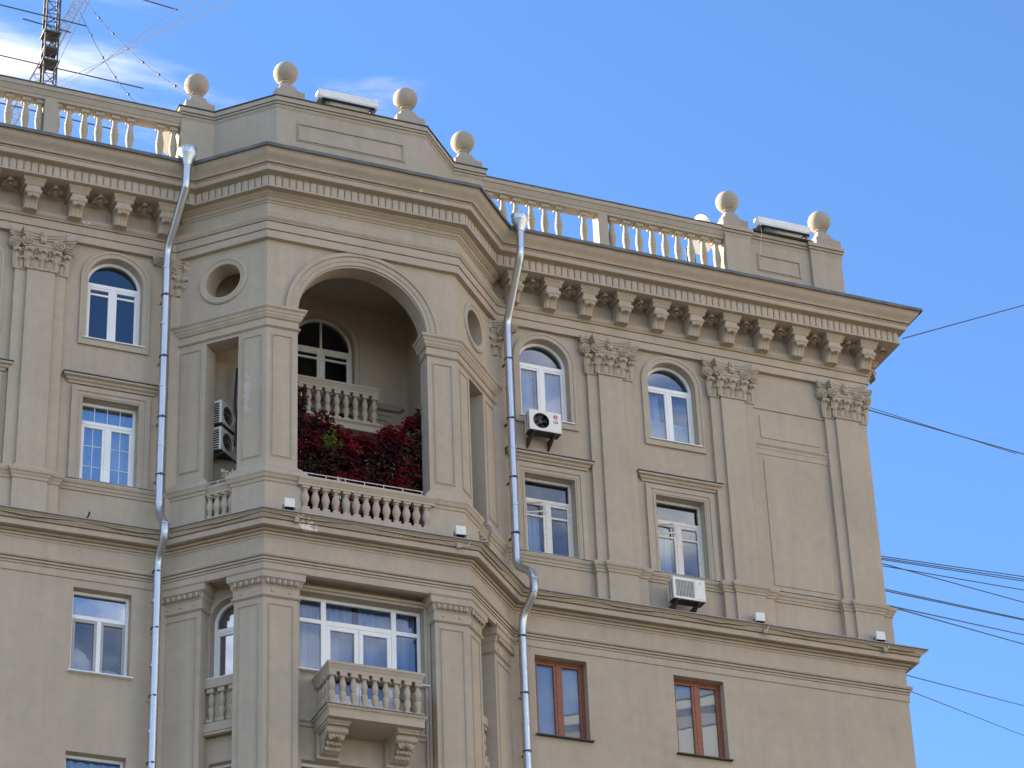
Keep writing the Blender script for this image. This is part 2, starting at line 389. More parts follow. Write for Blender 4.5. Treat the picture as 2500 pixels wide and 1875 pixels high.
# upper architrave and cymatium
moulding('architrave', PW, [(-.1, 32.97), (.10, 32.97), (.10, 33.13), (.085, 33.133), (.085, 33.147), (.122, 33.15), (.122, 33.32), (.10, 33.324), (.10, 33.336), (.14, 33.34), (.142, 33.36), (.175, 33.39), (.19, 33.43), (.185, 33.465), (.13, 33.47), (.13, 33.484), (.16, 33.488), (.155, 33.515), (.09, 33.52), (.09, 34.02), (-.1, 34.02)])
# main cornice: flute band, corona, cyma recta
corn = moulding('main_cornice', PC, [(-.2, 34.66), (.955, 34.655), (.95, 34.625), (.93, 34.61), (.915, 34.57), (.86, 34.51), (.80, 34.465), (.775, 34.42), (.772, 34.408), (.70, 34.402), (.70, 34.386), (.745, 34.382), (.742, 34.365), (.722, 34.362), (.71, 34.27), (.695, 34.26), (.575, 34.26), (.57, 34.25), (.545, 34.245), (.545, 34.0), (.595, 33.99), (.59, 33.955), (-.2, 33.955)])
moulding('flashing', PC, [(-.3, 34.73), (.985, 34.715), (1.0, 34.705), (1.0, 34.635), (.99, 34.63), (.985, 34.675), (.955, 34.66), (-.3, 34.664)], 'metal_dark', corn, None)
# bay bed moulding (the wings carry modillions instead)
d45 = plan(0, YF, HW)
bayseg = [(-(HW+1.3), YF+1.3), (-HW, YF), (HW, YF), (HW+1.3, YF+1.3)]
moulding('bed_moulding', bayseg, [(-.05, 33.97), (.27, 33.965), (.265, 33.945), (.235, 33.915), (.20, 33.90), (.195, 33.88), (.17, 33.875), (.15, 33.845), (.145, 33.82), (.12, 33.81), (.105, 33.775), (-.05, 33.77)])

# flutes: one object each, hung on the cornice --------------------------------
def flute_mesh(hw=.063, h=.246):
    """a tongue: convex plate with a rounded top, standing proud of the band"""
    zs = h-hw-.006; ts = [-1, -.97, -.7, -.35, 0, .35, .7, .97, 1]; rows = [(.0, 1), (zs, 1)]+[(zs+hw*math.sin(PI/2*k/4), 1) for k in range(1, 5)]
    vs = []; nc = len(ts)
    for z, _ in rows:
        ww = hw if z <= zs else math.sqrt(max(0, hw*hw-(z-zs)**2)); ww = max(ww, .004)
        for t in ts: vs.append((t*ww, .035 if abs(t) == 1 else -.016*math.sqrt(1-t*t)*(ww/hw), z))
    fs = [(r*nc+c, r*nc+c+1, (r+1)*nc+c+1, (r+1)*nc+c) for r in range(len(rows)-1) for c in range(nc-1)]
    mb = MB(); mb.add(vs, fs); return mb.mesh('flute', 'stucco', 50, recalc=False)
FLM = flute_mesh()
def flutes(p0, p1, o=.586):
    """row of flutes from p0 to p1 (points on the band's face)"""
    a = Vector(p0); b = Vector(p1); L_ = (b-a).length; n = max(1, round(L_/.146)); pitch = L_/n; u = (b-a).normalized()
    for i in range(n):
        c = a+u*(pitch*(i+.5)); m = frame(c.x, c.y, u.x, u.y); m = m @ Matrix.Diagonal((pitch/.146, 1, 1, 1)); m.translation = Vector((c.x, c.y, 33.993))
        link('flute', FLM, corn, m)
def off_path(path, o):
    P = [Vector(p) for p in path]; out = []
    for i in range(len(P)):
        def nrm(a, b): d = (b-a).normalized(); return Vector((d.y, -d.x))
        if i == 0: q = nrm(P[0], P[1])
        elif i == len(P)-1: q = nrm(P[-2], P[-1])
        else: n0 = nrm(P[i-1], P[i]); n1_ = nrm(P[i], P[i+1]); m = n0+n1_; q = m/m.dot(n0)
        out.append(P[i]+q*o)
    return out
FP = off_path(PC, .572)
flutes((-7.7, FP[1].y), (FP[1].x, FP[1].y)); flutes(FP[1], FP[2]); flutes(FP[2], FP[3]); flutes(FP[3], FP[4]); flutes(FP[4], FP[5])

# ------------------------------------------------------------------ modillions and rosettes
def leaf_surface(mb, w, pts, nu=10, ridge=.018, tipw=.75, basew=.85, lobes=3):
    """leaf sheet following the side curve pts [(o,z)], o outward (-y)"""
    n = len(pts)-1
    def fn(a, b):
        k = min(int(b*n), n-1); t = b*n-k
        o = pts[k][0]*(1-t)+pts[k+1][0]*t; z = pts[k][1]*(1-t)+pts[k+1][1]*t
        wid = w*(basew+(1-basew)*math.sin(min(1, b*1.6)*PI/2))*(1 if b < .72 else (1-(1-tipw)*((b-.72)/.28)**2))
        s = 2*a-1
        rid = ridge*(math.cos(s*PI*lobes)*.5+.5)*(1-.3*b)
        sag = .35*w*(s*s)*(.25+.3*b)
        return (s*wid/2, -(o+rid-sag*.5), z-(.12*w*s*s if b > .8 else 0))
    mb.grid(nu, n, fn)
def modillion_meshes():
    bm_ = MB()
    # cap moulding
    W = .40
    for (o, w, z0, z1) in ((.50, .44, -.045, 0), (.485, .415, -.075, -.045)): bm_.box(-w/2, w/2, -o, .02, z0, z1)
    capf = lambda a, b, d: (d, -a, b)
    bm_.prism([(0, -.075), (.475, -.075), (.45, -.115), (.43, -.135), (0, -.135)], -.19, .19, capf)
    # console body, S-shaped side
    prof = [(0, -.13), (.42, -.13), (.42, -.205), (.435, -.235), (.43, -.275), (.395, -.295), (.355, -.285), (.31, -.33), (.265, -.40), (.235, -.47), (.225, -.52), (0, -.52)]
    bm_.prism(prof, -.135, .135, capf)
    # roll at the scroll with its band
    bm_.tube([(-.165, -.395, -.25), (.165, -.395, -.25)], .052, 12)
    bm_.tube([(-.012, -.395, -.25), (.012, -.395, -.25)], .058, 12)
    lf = MB()
    leaf_surface(lf, .25, [(.245, -.525), (.255, -.47), (.285, -.41), (.33, -.35), (.385, -.315), (.43, -.305), (.455, -.325), (.45, -.355), (.425, -.365)], 12, .02, .7, .95, 3)
    sz = Matrix.Diagonal((1, 1, 1.1, 1)); bm_.xf(sz); lf.xf(sz)
    return bm_.mesh('modillion', 'stucco', 35), lf.mesh('leaf', 'stucco', 60)
MODM, MODL = modillion_meshes()
def add_modillion(x, y=-.09, z=33.955, rz=0):
    o = link('modillion', MODM, B, T(x, y, z) @ Matrix.Rotation(rz, 4, 'Z')); link('leaf', MODL, o)
def rosette_mesh():
    mb = MB()
    n = 30; prof = [(.035, 0), (.045, -.03), (.06, -.055), (.095, -.085), (.115, -.10)]
    vs = []; fs = []
    for r, z in prof:
        for k in range(n):
            a = 2*PI*k/n; rr = r*(1+.10*math.cos(5*a)*(r/.115)); vs.append((rr*math.cos(a), rr*math.sin(a), z-.012*math.cos(5*a)*(r/.115)))
    inner = [(.10, -.098), (.065, -.07), (.03, -.065)]
    for r, z in inner:
        for k in range(n): a = 2*PI*k/n; rr = r*(1+.10*math.cos(5*a)); vs.append((rr*math.cos(a), rr*math.sin(a), z))
    R_ = len(prof)+len(inner)
    for i in range(R_-1):
        for k in range(n): fs.append((i*n+k, i*n+(k+1) % n, (i+1)*n+(k+1) % n, (i+1)*n+k))
    mb.add(vs, fs); mb.ball((0, 0, -.085), .03, 10, 6)
    mb.xf(Matrix.Diagonal((1.25, 1.25, 1.3, 1))); return mb.mesh('rosette', 'stucco', 60)
ROSM = rosette_mesh()
modR = [3.72+.8255*i for i in range(11)]; modL = [-7.33+.9*i for i in range(5)]
for x in modR+modL: add_modillion(x)
for x in [a+.41 for a in modR]+[a+.45 for a in modL[:-1]]+[modL[0]-.45]:
    link('rosette', ROSM, B, T(x, -.40, 33.955))
add_modillion(12.10, .35, 33.955, PI/2)
# sunk panels between the modillions: a raised rectangular rim
def rim(w, h, t=.03, d=.018):
    mb = MB(); mb.box(-w/2, w/2, -d, 0, h/2-t, h/2); mb.box(-w/2, w/2, -d, 0, -h/2, -h/2+t); mb.box(-w/2, -w/2+t, -d, 0, -h/2+t, h/2-t); mb.box(w/2-t, w/2, -d, 0, -h/2+t, h/2-t); return mb
PRM = rim(.50, .34).mesh('panel_rim', 'stucco')
for x in [a+.41 for a in modR[:-1]]+[a+.45 for a in modL[:-1]]+[modL[0]-.45]: link('panel_rim', PRM, B, T(x, -.088, 33.72))

# ------------------------------------------------------------------ pilasters with composite capitals
def spiral(mb, c, R, hand=1, turns=2.1, tr=.021):
    pts = []; rs = []
    n = 44
    for i in range(n+1):
        t = i/n; r = R*(1-.80*t**.85); a = hand*(PI/2-2*PI*turns*t)
        pts.append((c[0]+r*math.cos(a), c[1]-.012*t*2.2, c[2]+r*math.sin(a))); rs.append(tr*(1-.35*t))
    mb.tube(pts, rs, 7)
    # drum behind the spiral
    vs = MB().lathe([(R*1.06, .012), (R*1.06, .13)], 22); vs.xf(Matrix.Translation(c) @ Matrix.Rotation(-PI/2, 4, 'X')); mb.join(vs)
    mb.ball((c[0], c[1]-.03, c[2]), R*.20, 10, 6)
def capital_parts():
    """front pilaster .55 wide (y=-.16), back pilaster 1.0 wide (y=-.09), height .86"""
    bell = MB()
    bell.bbox(-.275, .275, -.155, 0, .0, .715, .01); bell.bbox(-.50, .50, -.085, 0, .0, .70, .01)
    bell.prism([(-.30, .0), (.30, .0), (.30, .04), (-.30, .04)], -.19, 0, idxz); bell.prism([(-.52, -.005), (.52, -.005), (.52, .035), (-.52, .035)], -.115, 0, idxz)
    bell.tube([(-.30, -.165, .5), (.30, -.165, .5)], .028, 8); bell.tube([(-.32, -.155, .565), (.32, -.155, .565)], .05, 10)
    # abacus with hollowed front, three fillets
    ab = MB()
    for (z0, z1, g_) in ((.70, .745, .0), (.745, .80, .018), (.80, .855, .035)):
        n = 12; fr_ = []
        for i in range(n+1):
            s = -1+2*i/n; fr_.append((s*(.40+g_), -(.17+g_+.105*s**4*1.0+.02*abs(s))))
        ab.prism(fr_+[(.40+g_, 0), (-.40-g_, 0)], z0, z1, lambda a, b, d: (a, b, d))
        for sgn in (-1, 1):
            ab.prism([(sgn*.38, 0), (sgn*.38, -.105-g_), (sgn*.52, -.115-g_), (sgn*(.62+g_), -.185-g_), (sgn*(.645+g_), -.16-g_), (sgn*(.58+g_), 0)], z0-.005, z1-.003, lambda a, b, d: (a, b, d))
    ab.prism([(-.05, .60), (.05, .60), (.065, .72), (.055, .87), (-.055, .87), (-.065, .72)], -.235, -.1, idxz); ab.ball((0, -.24, .66), .055, 10, 7, (1, .5, .9)); ab.ball((0, -.245, .79), .05, 10, 7, (1, .5, 1.2))
    vol = []
    for (x, y, z, h, R) in ((-.305, -.225, .60, -1, .118), (.305, -.225, .60, 1, .118), (-.535, -.155, .585, -1, .112), (.535, -.155, .585, 1, .112)):
        v = MB(); spiral(v, (x, y, z), R, h); v.prism([(x-.09, z+.02), (x+.09, z+.02), (x+.10*(1 if h > 0 else .6), .72), (x-.10*(.6 if h > 0 else 1), .72)], y+.03, y+.09, idxz); vol.append(v)
    lv = []
    def leaf(x, y, w, h, tip):
        l = MB(); leaf_surface(l, w, [(0.0, .02), (.012, h*.3), (.018, h*.6), (.036, h*.82), (.065, h*.95), (.092, h*1.0), (.115, h*.975), (.118, h*.90), (.098, h*.85)], 12, .03, .55, .62, 1.0)
        # a back so that the leaf has body
        l.xf(T(x, y, 0)); lv.append(l)
    for x in (0, -.275, .275): leaf(x, -.16, .20, .44, 0)
    for x in (-.14, .14): leaf(x, -.172, .20, .235, 0)
    for x in (-.49, .49): leaf(x, -.09, .18, .43, 0)
    for x in (-.385, .385): leaf(x, -.102, .15, .225, 0)
    # stalks between the upper leaves
    stl = []
    for x in (-.14, .14, -.38, .38):
        st = MB(); stl.append(st)
        yb = -.16 if abs(x) < .3 else -.09
        st.tube([(x, yb-.02, .20), (x, yb-.03, .36), (x-.03, yb-.05, .42), (x-.055, yb-.06, .435)], [.012, .016, .014, .01], 6); st.tube([(x, yb-.03, .34), (x+.03, yb-.05, .415), (x+.055, yb-.06, .435)], [.014, .013, .01], 6)
        st.ball((x, yb-.05, .45), .022, 8, 5)
    return bell, ab, vol, lv, stl
_bell, _ab, _vol, _lv, _st = capital_parts()
capm = dict(bell=_bell.mesh('bell', 'stucco', 40), abacus=_ab.mesh('abacus', 'stucco', 35), ); stm = [q.mesh('stalk', 'stucco', 60) for q in _st]
volm = [v.mesh('volute', 'stucco', 50) for v in _vol]; lvm = [l.mesh('leaf', 'stucco', 70) for l in _lv]
SHB = MB().box(-.50, .50, -.088, .02, 27.72, 32.11); 
SH = MB().bbox(-.275, .275, -.16, .02, 27.72, 32.11, .006).join(SHB).mesh('shaft', 'stucco')
def attic_base(mb, w, y, z):
    mb.sweep([(-w/2, .05), (-w/2, -y), (w/2, -y), (w/2, .05)], [(-.02, z), (.055, z), (.07, z+.025), (.055, z+.055), (.035, z+.06), (.03, z+.085), (.012, z+.10), (0, z+.13), (-.02, z+.13)])
_bs = MB(); attic_base(_bs, .55, .16, 27.70); attic_base(_bs, 1.0, .088, 27.70); BASEM = _bs.mesh('base', 'stucco', 40)
# pedestal block under each pilaster with its own cap moulding
def pedestal():
    mb = MB(); PR = [(-.03, 27.705), (.10, 27.70), (.105, 27.66), (.085, 27.62), (.07, 27.615), (.055, 27.565), (.035, 27.55), (.03, 27.50), (-.03, 27.495)]
    mb.sweep([(-.32, .05), (-.32, -.20), (.32, -.20), (.32, .05)], PR); mb.sweep([(-.55, .05), (-.55, -.13), (.55, -.13), (.55, .05)], PR)
    mb.box(-.33, .33, -.21, .05, 26.72, 27.52); mb.box(-.56, .56, -.14, .05, 26.72, 27.52)
    return mb.mesh('pedestal', 'stucco', 40)
PEDM = pedestal()
def add_pilaster(x, clip=None):
    p = empty('pilaster', B, T(x, 0, 0)); link('shaft', SH, p); link('base', BASEM, p); link('pedestal', PEDM, p)
    mz = T(0, 0, 32.11)
    link('bell', capm['bell'], p, mz); link('abacus', capm['abacus'], p, mz)
    for q in stm: link('stalk', q, p, mz)
    for v in volm: link('volute', v, p, mz)
    for l in lvm: link('leaf', l, p, mz)
for x in (-9.0, -6.11, 5.92, 8.74, 11.47): add_pilaster(x)
# half pilasters swallowed by the bay on both sides
for sgn in (-1, 1):
    p = empty('pilaster', B, T(sgn*3.22, 0, 0))
    part('shaft', MB().box(-.28, .28, -.09, .02, 26.72, 32.11), 'stucco', p)
    mz = T(0, .07, 32.11); link('abacus', capm['abacus'], p, mz)
    link('volute', volm[0 if sgn < 0 else 1], p, mz); 
    for k in (0, 1, 2, 3, 4): link('leaf', lvm[k], p, mz)
    part('bell', MB().box(-.27, .27, -.085, .02, 32.1, 32.9), 'stucco', p)

# sill band between the pilasters of the upper order
SB = [(-.05, 27.735), (.095, 27.725), (.10, 27.69), (.08, 27.65), (.06, 27.64), (.05, 27.59), (.03, 27.575), (.025, 27.53), (-.05, 27.525)]
for a, b in ((XL, -3.42), (3.42, 12.0)):
    sb = moulding('sill_band', [(a, 0), (b, 0)], SB)
    part('flashing', MB().box(a, b, -.115, -.0, 27.735, 27.745), 'metal_pale', sb)

# blind panels on the corner strip
def sunk_panel(x0, x1, z0, z1, y, d=.035, t=.022, name='panel'):
    mb = MB(); mb.bbox(x0, x1, y-d, y+.01, z0, z1, .012); return part(name, mb, 'stucco', B)
sunk_panel(9.41, 10.82, 31.38, 31.93, 0, .022); sunk_panel(9.42, 10.83, 27.9, 30.86, 0, .022)
moulding('string_moulding', [(9.2, 0), (11.0, 0)], [(-.02, 31.24), (.06, 31.235), (.065, 31.21), (.045, 31.18), (.03, 31.17), (.02, 31.11), (-.02, 31.10)])
part('string_moulding', MB().box(9.2, 11.0, -.014, .01, 30.98, 31.105), 'stucco', B)
part('string_moulding', MB().box(9.2, 11.0, -.03, .01, 32.08, 32.12), 'stucco', B)

# ------------------------------------------------------------------ window surrounds of the wings
def arch_ring(cx, z0, sp, r0, r1, y0, y1, n=30):
    """band following an arched opening (jambs + semicircle)"""
    mb = MB(); P = [(r, a) for r, a in ((0, 0),)]
    def prof(r): return [(cx-r, z0)]+[(cx-r*math.cos(PI*k/n), sp+r*math.sin(PI*k/n)) for k in range(n+1)]+[(cx+r, z0)]
    A, C = prof(r0), prof(r1); k = len(A)
    vs = [(a, y0, b) for a, b in A]+[(a, y0, b) for a, b in C]+[(a, y1, b) for a, b in A]+[(a, y1, b) for a, b in C]
    fs = []
    for i in range(k-1): fs += [(i, i+1, k+i+1, k+i), (2*k+i, 3*k+i, 3*k+i+1, 2*k+i+1), (k+i, k+i+1, 3*k+i+1, 3*k+i), (i, 2*k+i, 2*k+i+1, i+1)]
    fs += [(0, k, 3*k, 2*k), (k-1, 3*k-1, 4*k-1, 2*k-1)]
    mb.add(vs, fs); return mb
def rect_ring(x0, x1, z0, z1, t, y0, y1, bottom=False):
    mb = MB(); mb.box(x0-t, x1+t, y0, y1, z1, z1+t); mb.box(x0-t, x0, y0, y1, z0, z1); mb.box(x1, x1+t, y0, y1, z0, z1)
    if bottom: mb.box(x0-t, x1+t, y0, y1, z0-t, z0)
    return mb
for cx in UPX:
    s = arch_ring(cx, 30.842, 32.24, .552, .67, -.035, .01).join(arch_ring(cx, 30.842, 32.24, .64, .695, -.05, .012)); s.box(cx-.695, cx+.695, -.05, .012, 30.72, 30.84)
    part('window_surround', s, 'stucco', B, None, 30)
    s = rect_ring(cx-.55, cx+.55, 27.74, 29.55, .12, -.04, .01).join(rect_ring(cx-.67, cx+.67, 27.74, 29.67, .10, -.06, .012)).join(rect_ring(cx-.58, cx+.58, 27.74, 29.58, .03, -.052, .012))
    part('window_surround', s, 'stucco', B)
    h = part('window_hood', MB().sweep([(cx-.80, .05), (cx-.80, 0), (cx+.80, 0), (cx+.80, .05)], [(-.05, 29.99), (.15, 29.98), (.15, 29.945), (.125, 29.925), (.10, 29.92), (.085, 29.88), (.05, 29.86), (.04, 29.82), (-.05, 29.815)]), 'stucco', B, None, 30)
    part('flashing', MB().box(cx-.97, cx+.97, -.17, .0, 29.992, 30.004), 'metal_dark', h)

# ------------------------------------------------------------------ windows
def bars(mb, segs, y0, y1):
    for (x0, x1, z0, z1) in segs: mb.bbox(x0, x1, y0, y1, z0, z1, .006)
    return mb
def pane(parent, pts, y, mat): return part('pane', MB().prism(pts, y, y+.008, idxz), mat, parent)
def rect4(x0, x1, z0, z1): return [(x0, z0), (x1, z0), (x1, z1), (x0, z1)]
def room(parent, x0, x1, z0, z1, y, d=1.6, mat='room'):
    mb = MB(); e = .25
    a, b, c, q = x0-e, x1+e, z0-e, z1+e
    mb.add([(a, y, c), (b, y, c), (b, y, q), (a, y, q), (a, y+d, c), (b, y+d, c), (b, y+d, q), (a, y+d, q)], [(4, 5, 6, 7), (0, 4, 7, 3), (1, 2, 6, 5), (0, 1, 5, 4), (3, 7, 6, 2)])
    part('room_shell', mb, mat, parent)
def sash(parent, x0, x1, z0, z1, y, mat, gl, t=.06, muntin=None, rz=0, grid=None):
    mb = MB(); bars(mb, [(x0, x1, z1-t, z1), (x0, x1, z0, z0+t), (x0, x0+t, z0+t, z1-t), (x1-t, x1, z0+t, z1-t)], y, y+.05)
    if muntin: mb.box(x0+t, x1-t, y+.005, y+.045, muntin-.02, muntin+.02)
    if grid:
        for gx in grid[0]: mb.box(gx-.005, gx+.005, y+.022, y+.026, z0+t, z1-t)
        for gz in grid[1]: mb.box(x0+t, x1-t, y+.022, y+.026, gz-.005, gz+.005)
    s = part('sash', mb, mat, parent); pane(parent, rect4(x0+t*.8, x1-t*.8, z0+t*.8, z1-t*.8), y+.028, gl); return s
def win_arched(cx, mtx=None, hw=.55, z0=30.88, sp=32.24, y=.17, mat='white', gl='glass_mid', muntin=False, parent=B, sill=True, single=False, vbar=False, roomd=1.6, tz=None, top_gl=None):
    w = empty('window', parent, mtx if mtx is not None else T(cx, 0, 0)); t = .055
    tz = tz or sp-.02
    f = arch_ring(0, z0, sp, hw-t, hw+.01, y, y+.07); bars(f, [(-hw+t*.5, hw-t*.5, tz-.045, tz+.045), (-hw+t*.5, hw-t*.5, z0, z0+.05)], y-.004, y+.07)
    if not single: bars(f, [(-.04, .04, z0+.05, tz-.04)], y-.006, y+.07)
    if vbar: bars(f, [(-.022, .022, tz+.04, sp+hw-t)], y, y+.06)
    part('frame', f, mat, w, None, 30)
    n = 20; r = hw-t*.6
    pane(w, [(-r, tz+.03), (r, tz+.03)]+[(r*math.cos(PI*k/n), sp+r*math.sin(PI*k/n)) for k in range(n+1)], y+.03, top_gl or gl)
    mz = tz-.20 if muntin else None
    if single: sash(w, -hw+t, hw-t, z0+.05, tz-.045, y+.005, mat, gl, .05, mz)
    else:
        sash(w, -hw+t, -.035, z0+.05, tz-.045, y+.002, mat, gl, .05, mz); sash(w, .035, hw-t, z0+.05, tz-.045, y+.002, mat, gl, .05, mz)
    if sill: part('sill', MB().bbox(-hw-.06, hw+.06, -.085, y, z0-.03, z0-.008, .004), 'white', w)
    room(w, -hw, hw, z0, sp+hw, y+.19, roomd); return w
def win_rect(cx, z0, z1, tz, mtx=None, hw=.55, y=.17, mat='white', gl='glass_mid', sashmat=None, grid=False, vents=False, top=True, sillmat='white', top_gl=None, parent=B, drip=True):
    w = empty('window', parent, mtx if mtx is not None else T(cx, 0, 0)); t = .055; sm = sashmat or mat
    f = MB(); bars(f, [(-hw, hw, z1-t, z1), (-hw, hw, z0, z0+t), (-hw, -hw+t, z0+t, z1-t), (hw-t, hw, z0+t, z1-t)], y, y+.07)
    if top: bars(f, [(-hw+t, hw-t, tz-.04, tz+.04)], y-.004, y+.07)
    zt = (tz-.04) if top else z1-t
    bars(f, [(-.04, .04, z0+t, zt)], y-.006, y+.07)
    part('frame', f, mat, w)
    if top:
        pane(w, rect4(-hw+t*.7, hw-t*.7, tz+.03, z1-t*.7), y+.03, top_gl or gl)
        if grid:
            for gx in (-.25, 0, .25): part('glazing_bar', MB().box(gx-.005, gx+.005, y+.022, y+.027, tz+.04, z1-t), mat, w)
    gz = [z0+(zt-z0)*k/3 for k in (1, 2)] if grid else None
    for (a, b) in ((-hw+t, -.035), (.035, hw-t)):
        sash(w, a, b, z0+t, zt, y+.004, sm, gl, .055, (zt-.30) if vents else None, 0, ([(a+b)/2], gz) if grid else None)
    if drip: part('sill', MB().bbox(-hw-.05, hw+.05, -.09, y, z0-.035, z0-.01, .004), sillmat, w)
    room(w, -hw, hw, z0, z1, y+.19); return w

win_arched(UPX[0]); win_arched(UPX[1], gl='glass_mid', muntin=True); w_lg = win_arched(UPX[2], gl='glass_mid'); win_arched(UPX[3], gl='glass_mid')
win_rect(UPX[0], 27.76, 29.55, 29.08); win_rect(UPX[1], 27.76, 29.55, 29.12, gl='glass_coat', grid=True)
for cx in UPX[2:]:
    w = win_rect(cx, 27.76, 29.55, 29.06, mat='oldwhite', gl='glass', vents=True, top_gl='glass_dark')
    # small vent leaf standing ajar in the left sash
    v = MB(); bars(v, [(0, .40, .22, .25), (0, .40, 0, .03), (0, .03, .03, .22), (.37, .40, .03, .22)], 0, .03)
    part('vent_leaf', v, 'oldwhite', w, T(-.465, .165, 28.745) @ Matrix.Rotation(math.radians(-14), 4, 'Z') @ Matrix.Rotation(math.radians(-6), 4, 'Y'))
for cx in LOX[:2]: win_rect(cx, 23.82, 25.49, 24.98, T(cx, -.10, 0), mat='white', sashmat='greypvc' if cx > -6 else None, gl='glass_mid', top_gl='glass_coat')
win_rect(-4.62, 20.6, 22.26, 21.8, T(-4.62, -.10, 0), gl='glass_mid')
for cx in LOX[2:]: win_rect(cx, 23.82, 25.49, 25.0, T(cx, -.10, 0), mat='brown', gl='glass', top=False, sillmat='steel')

# ------------------------------------------------------------------ loggia dressings
PIERL = [(-(HW+1.42), 0), (-HW, YF), (-1.335, YF), (-1.335, YF+.38)]
PIERR = [(1.335, YF+.38), (1.335, YF), (HW, YF), (HW+1.42, 0)]
IMP = [(-.05, 31.40), (.15, 31.395), (.155, 31.36), (.135, 31.335), (.12, 31.33), (.10, 31.27), (.085, 31.26), (.08, 31.22), (.055, 31.19), (.045, 31.165), (.015, 31.155), (.012, 31.02), (.045, 31.01), (.05, 30.985), (.02, 30.96), (-.05, 30.95)]
for P in (PIERL, PIERR):
    im = moulding('impost', P, IMP)
BSE = [(-.05, 27.97), (.0, 27.97), (.015, 27.93), (.045, 27.90), (.075, 27.885), (.075, 27.855), (.10, 27.835), (.155, 27.765), (.16, 27.70), (.14, 27.68), (.125, 27.62), (.095, 27.60), (.085, 27.55), (.065, 27.54), (.065, 26.72), (-.05, 26.72)]
def sidepts(s, sgn, dpt=0):
    """point on a bay side at distance s from the front corner, dpt inward"""
    c = Vector((sgn*HW, YF)); u = Vector((sgn*S2, S2)); n_in = Vector((-sgn*S2, S2)); q = c+u*s+n_in*dpt; return (q.x, q.y)
for P in ([sidepts(.60, -1, .38), sidepts(.60, -1), (-HW, YF), (-1.335, YF), (-1.335, YF+.38)], [sidepts(2.02, -1), sidepts(1.30, -1), sidepts(1.30, -1, .38)],
          [(1.335, YF+.38), (1.335, YF), (HW, YF), sidepts(.60, 1), sidepts(.60, 1, .38)], [sidepts(1.30, 1, .38), sidepts(1.30, 1), sidepts(2.02, 1)]):
    moulding('pier_base', P, BSE)
# framed panels of the piers
def framed(mtx, x0, x1, z0, z1):
    w, h = x1-x0, z1-z0; mb = rim(w, h, .018, .012).join(rim(w-.05, h-.05, .012, .02)); part('pier_panel', mb, 'stucco', B, mtx @ T((x0+x1)/2, 0, (z0+z1)/2))
framed(FF, .10, .53, 28.12, 30.83); framed(FF, 2*HW-.53, 2*HW-.10, 28.12, 30.83)
framed(FL, SIDE-.52, SIDE-.08, 28.12, 30.83); framed(FL, SIDE-1.85, SIDE-1.39, 28.12, 30.83)
framed(FR, .08, .52, 28.12, 30.83); framed(FR, 1.39, 1.85, 28.12, 30.83)
# archivolt and oculus rings
av = arch_ring(HW, 31.40, 31.40, 1.337, 1.42, -.028, .01, 48).join(arch_ring(HW, 31.40, 31.40, 1.42, 1.52, -.045, .012, 48)).join(arch_ring(HW, 31.40, 31.40, 1.52, 1.60, -.075, .014, 48))
part('archivolt', av, 'stucco', B, FF, 30)
for mtx, u in ((FL, SIDE-.95), (FR, .95)):
    r_ = MB()
    prof = [(.375, .01), (.375, -.02), (.40, -.03), (.45, -.03), (.465, -.05), (.505, -.05), (.525, -.03), (.53, .01)]
    r_.lathe([(a, b) for a, b in prof], 48, (0, 0, 0), caps=False); r_.xf(T(u, 0, 32.26) @ Matrix.Rotation(-PI/2, 4, 'X'))
    part('oculus_ring', MB().add([(x, y, z) for x, y, z in r_.v], r_.f), 'stucco', B, mtx, 35)

# ------------------------------------------------------------------ balustrades
def bal_mesh(name, prof, cap, base, n=14, mat='stucco'):
    mb = MB().lathe(prof, n)
    c, h0, h1 = cap; mb.box(-c, c, -c, c, h0, h1); c, h0, h1 = base; mb.box(-c, c, -c, c, h0, h1)
    return mb.mesh(name, mat, 40)
# loggia: bottle balusters
BLO = bal_mesh('baluster', [(.055, .06), (.062, .075), (.04, .10), (.055, .125), (.06, .14), (.045, .15), (.075, .21), (.082, .26), (.075, .31), (.052, .38), (.042, .415), (.06, .43), (.06, .445), (.05, .455)], (.072, .455, .50), (.07, 0, .06))
def rail(name, pts, z0, z1, w, parent, mat='stucco', dy=0):
    h = z1-z0; P = [(-w/2-.0, z0), (-w/2, z0+h*.3), (-w/2-.02, z0+h*.45), (-w/2-.035, z0+h*.7), (-w/2-.045, z0+h*.72), (-w/2-.045, z1), (w/2+.045, z1), (w/2+.045, z0+h*.72), (w/2+.035, z0+h*.7), (w/2+.02, z0+h*.45), (w/2, z0+h*.3), (w/2, z0)]
    return part(name, MB().sweep(pts, P), mat, parent, None, 30)
yb = -1.50
lb = empty('loggia_balustrade', B)
rail('rail', [(-1.36, yb), (1.36, yb)], 27.53, 27.69, .17, lb); part('plinth', MB().box(-1.3, 1.3, yb-.09, yb+.1, 26.76, 27.03), 'stucco', lb)
for i in range(13): link('baluster', BLO, lb, T(-1.21+.2015*i, yb, 27.03))
for sgn, s0 in ((-1, .6), (1, .6)):
    sb_ = empty('loggia_balustrade', B); a = sidepts(.60, sgn, .05); b = sidepts(1.30, sgn, .05)
    if sgn < 0: a, b = b, a
    rail('rail', [a, b], 27.53, 27.69, .17, sb_)
    for t in (.18, .40, .62, .84): link('baluster', BLO, sb_, T(a[0]+(b[0]-a[0])*t, a[1]+(b[1]-a[1])*t, 27.03))
    part('plinth', MB().sweep([a, b], [(-.1, 26.76), (.1, 26.76), (.1, 27.03), (-.1, 27.03)]), 'stucco', sb_)
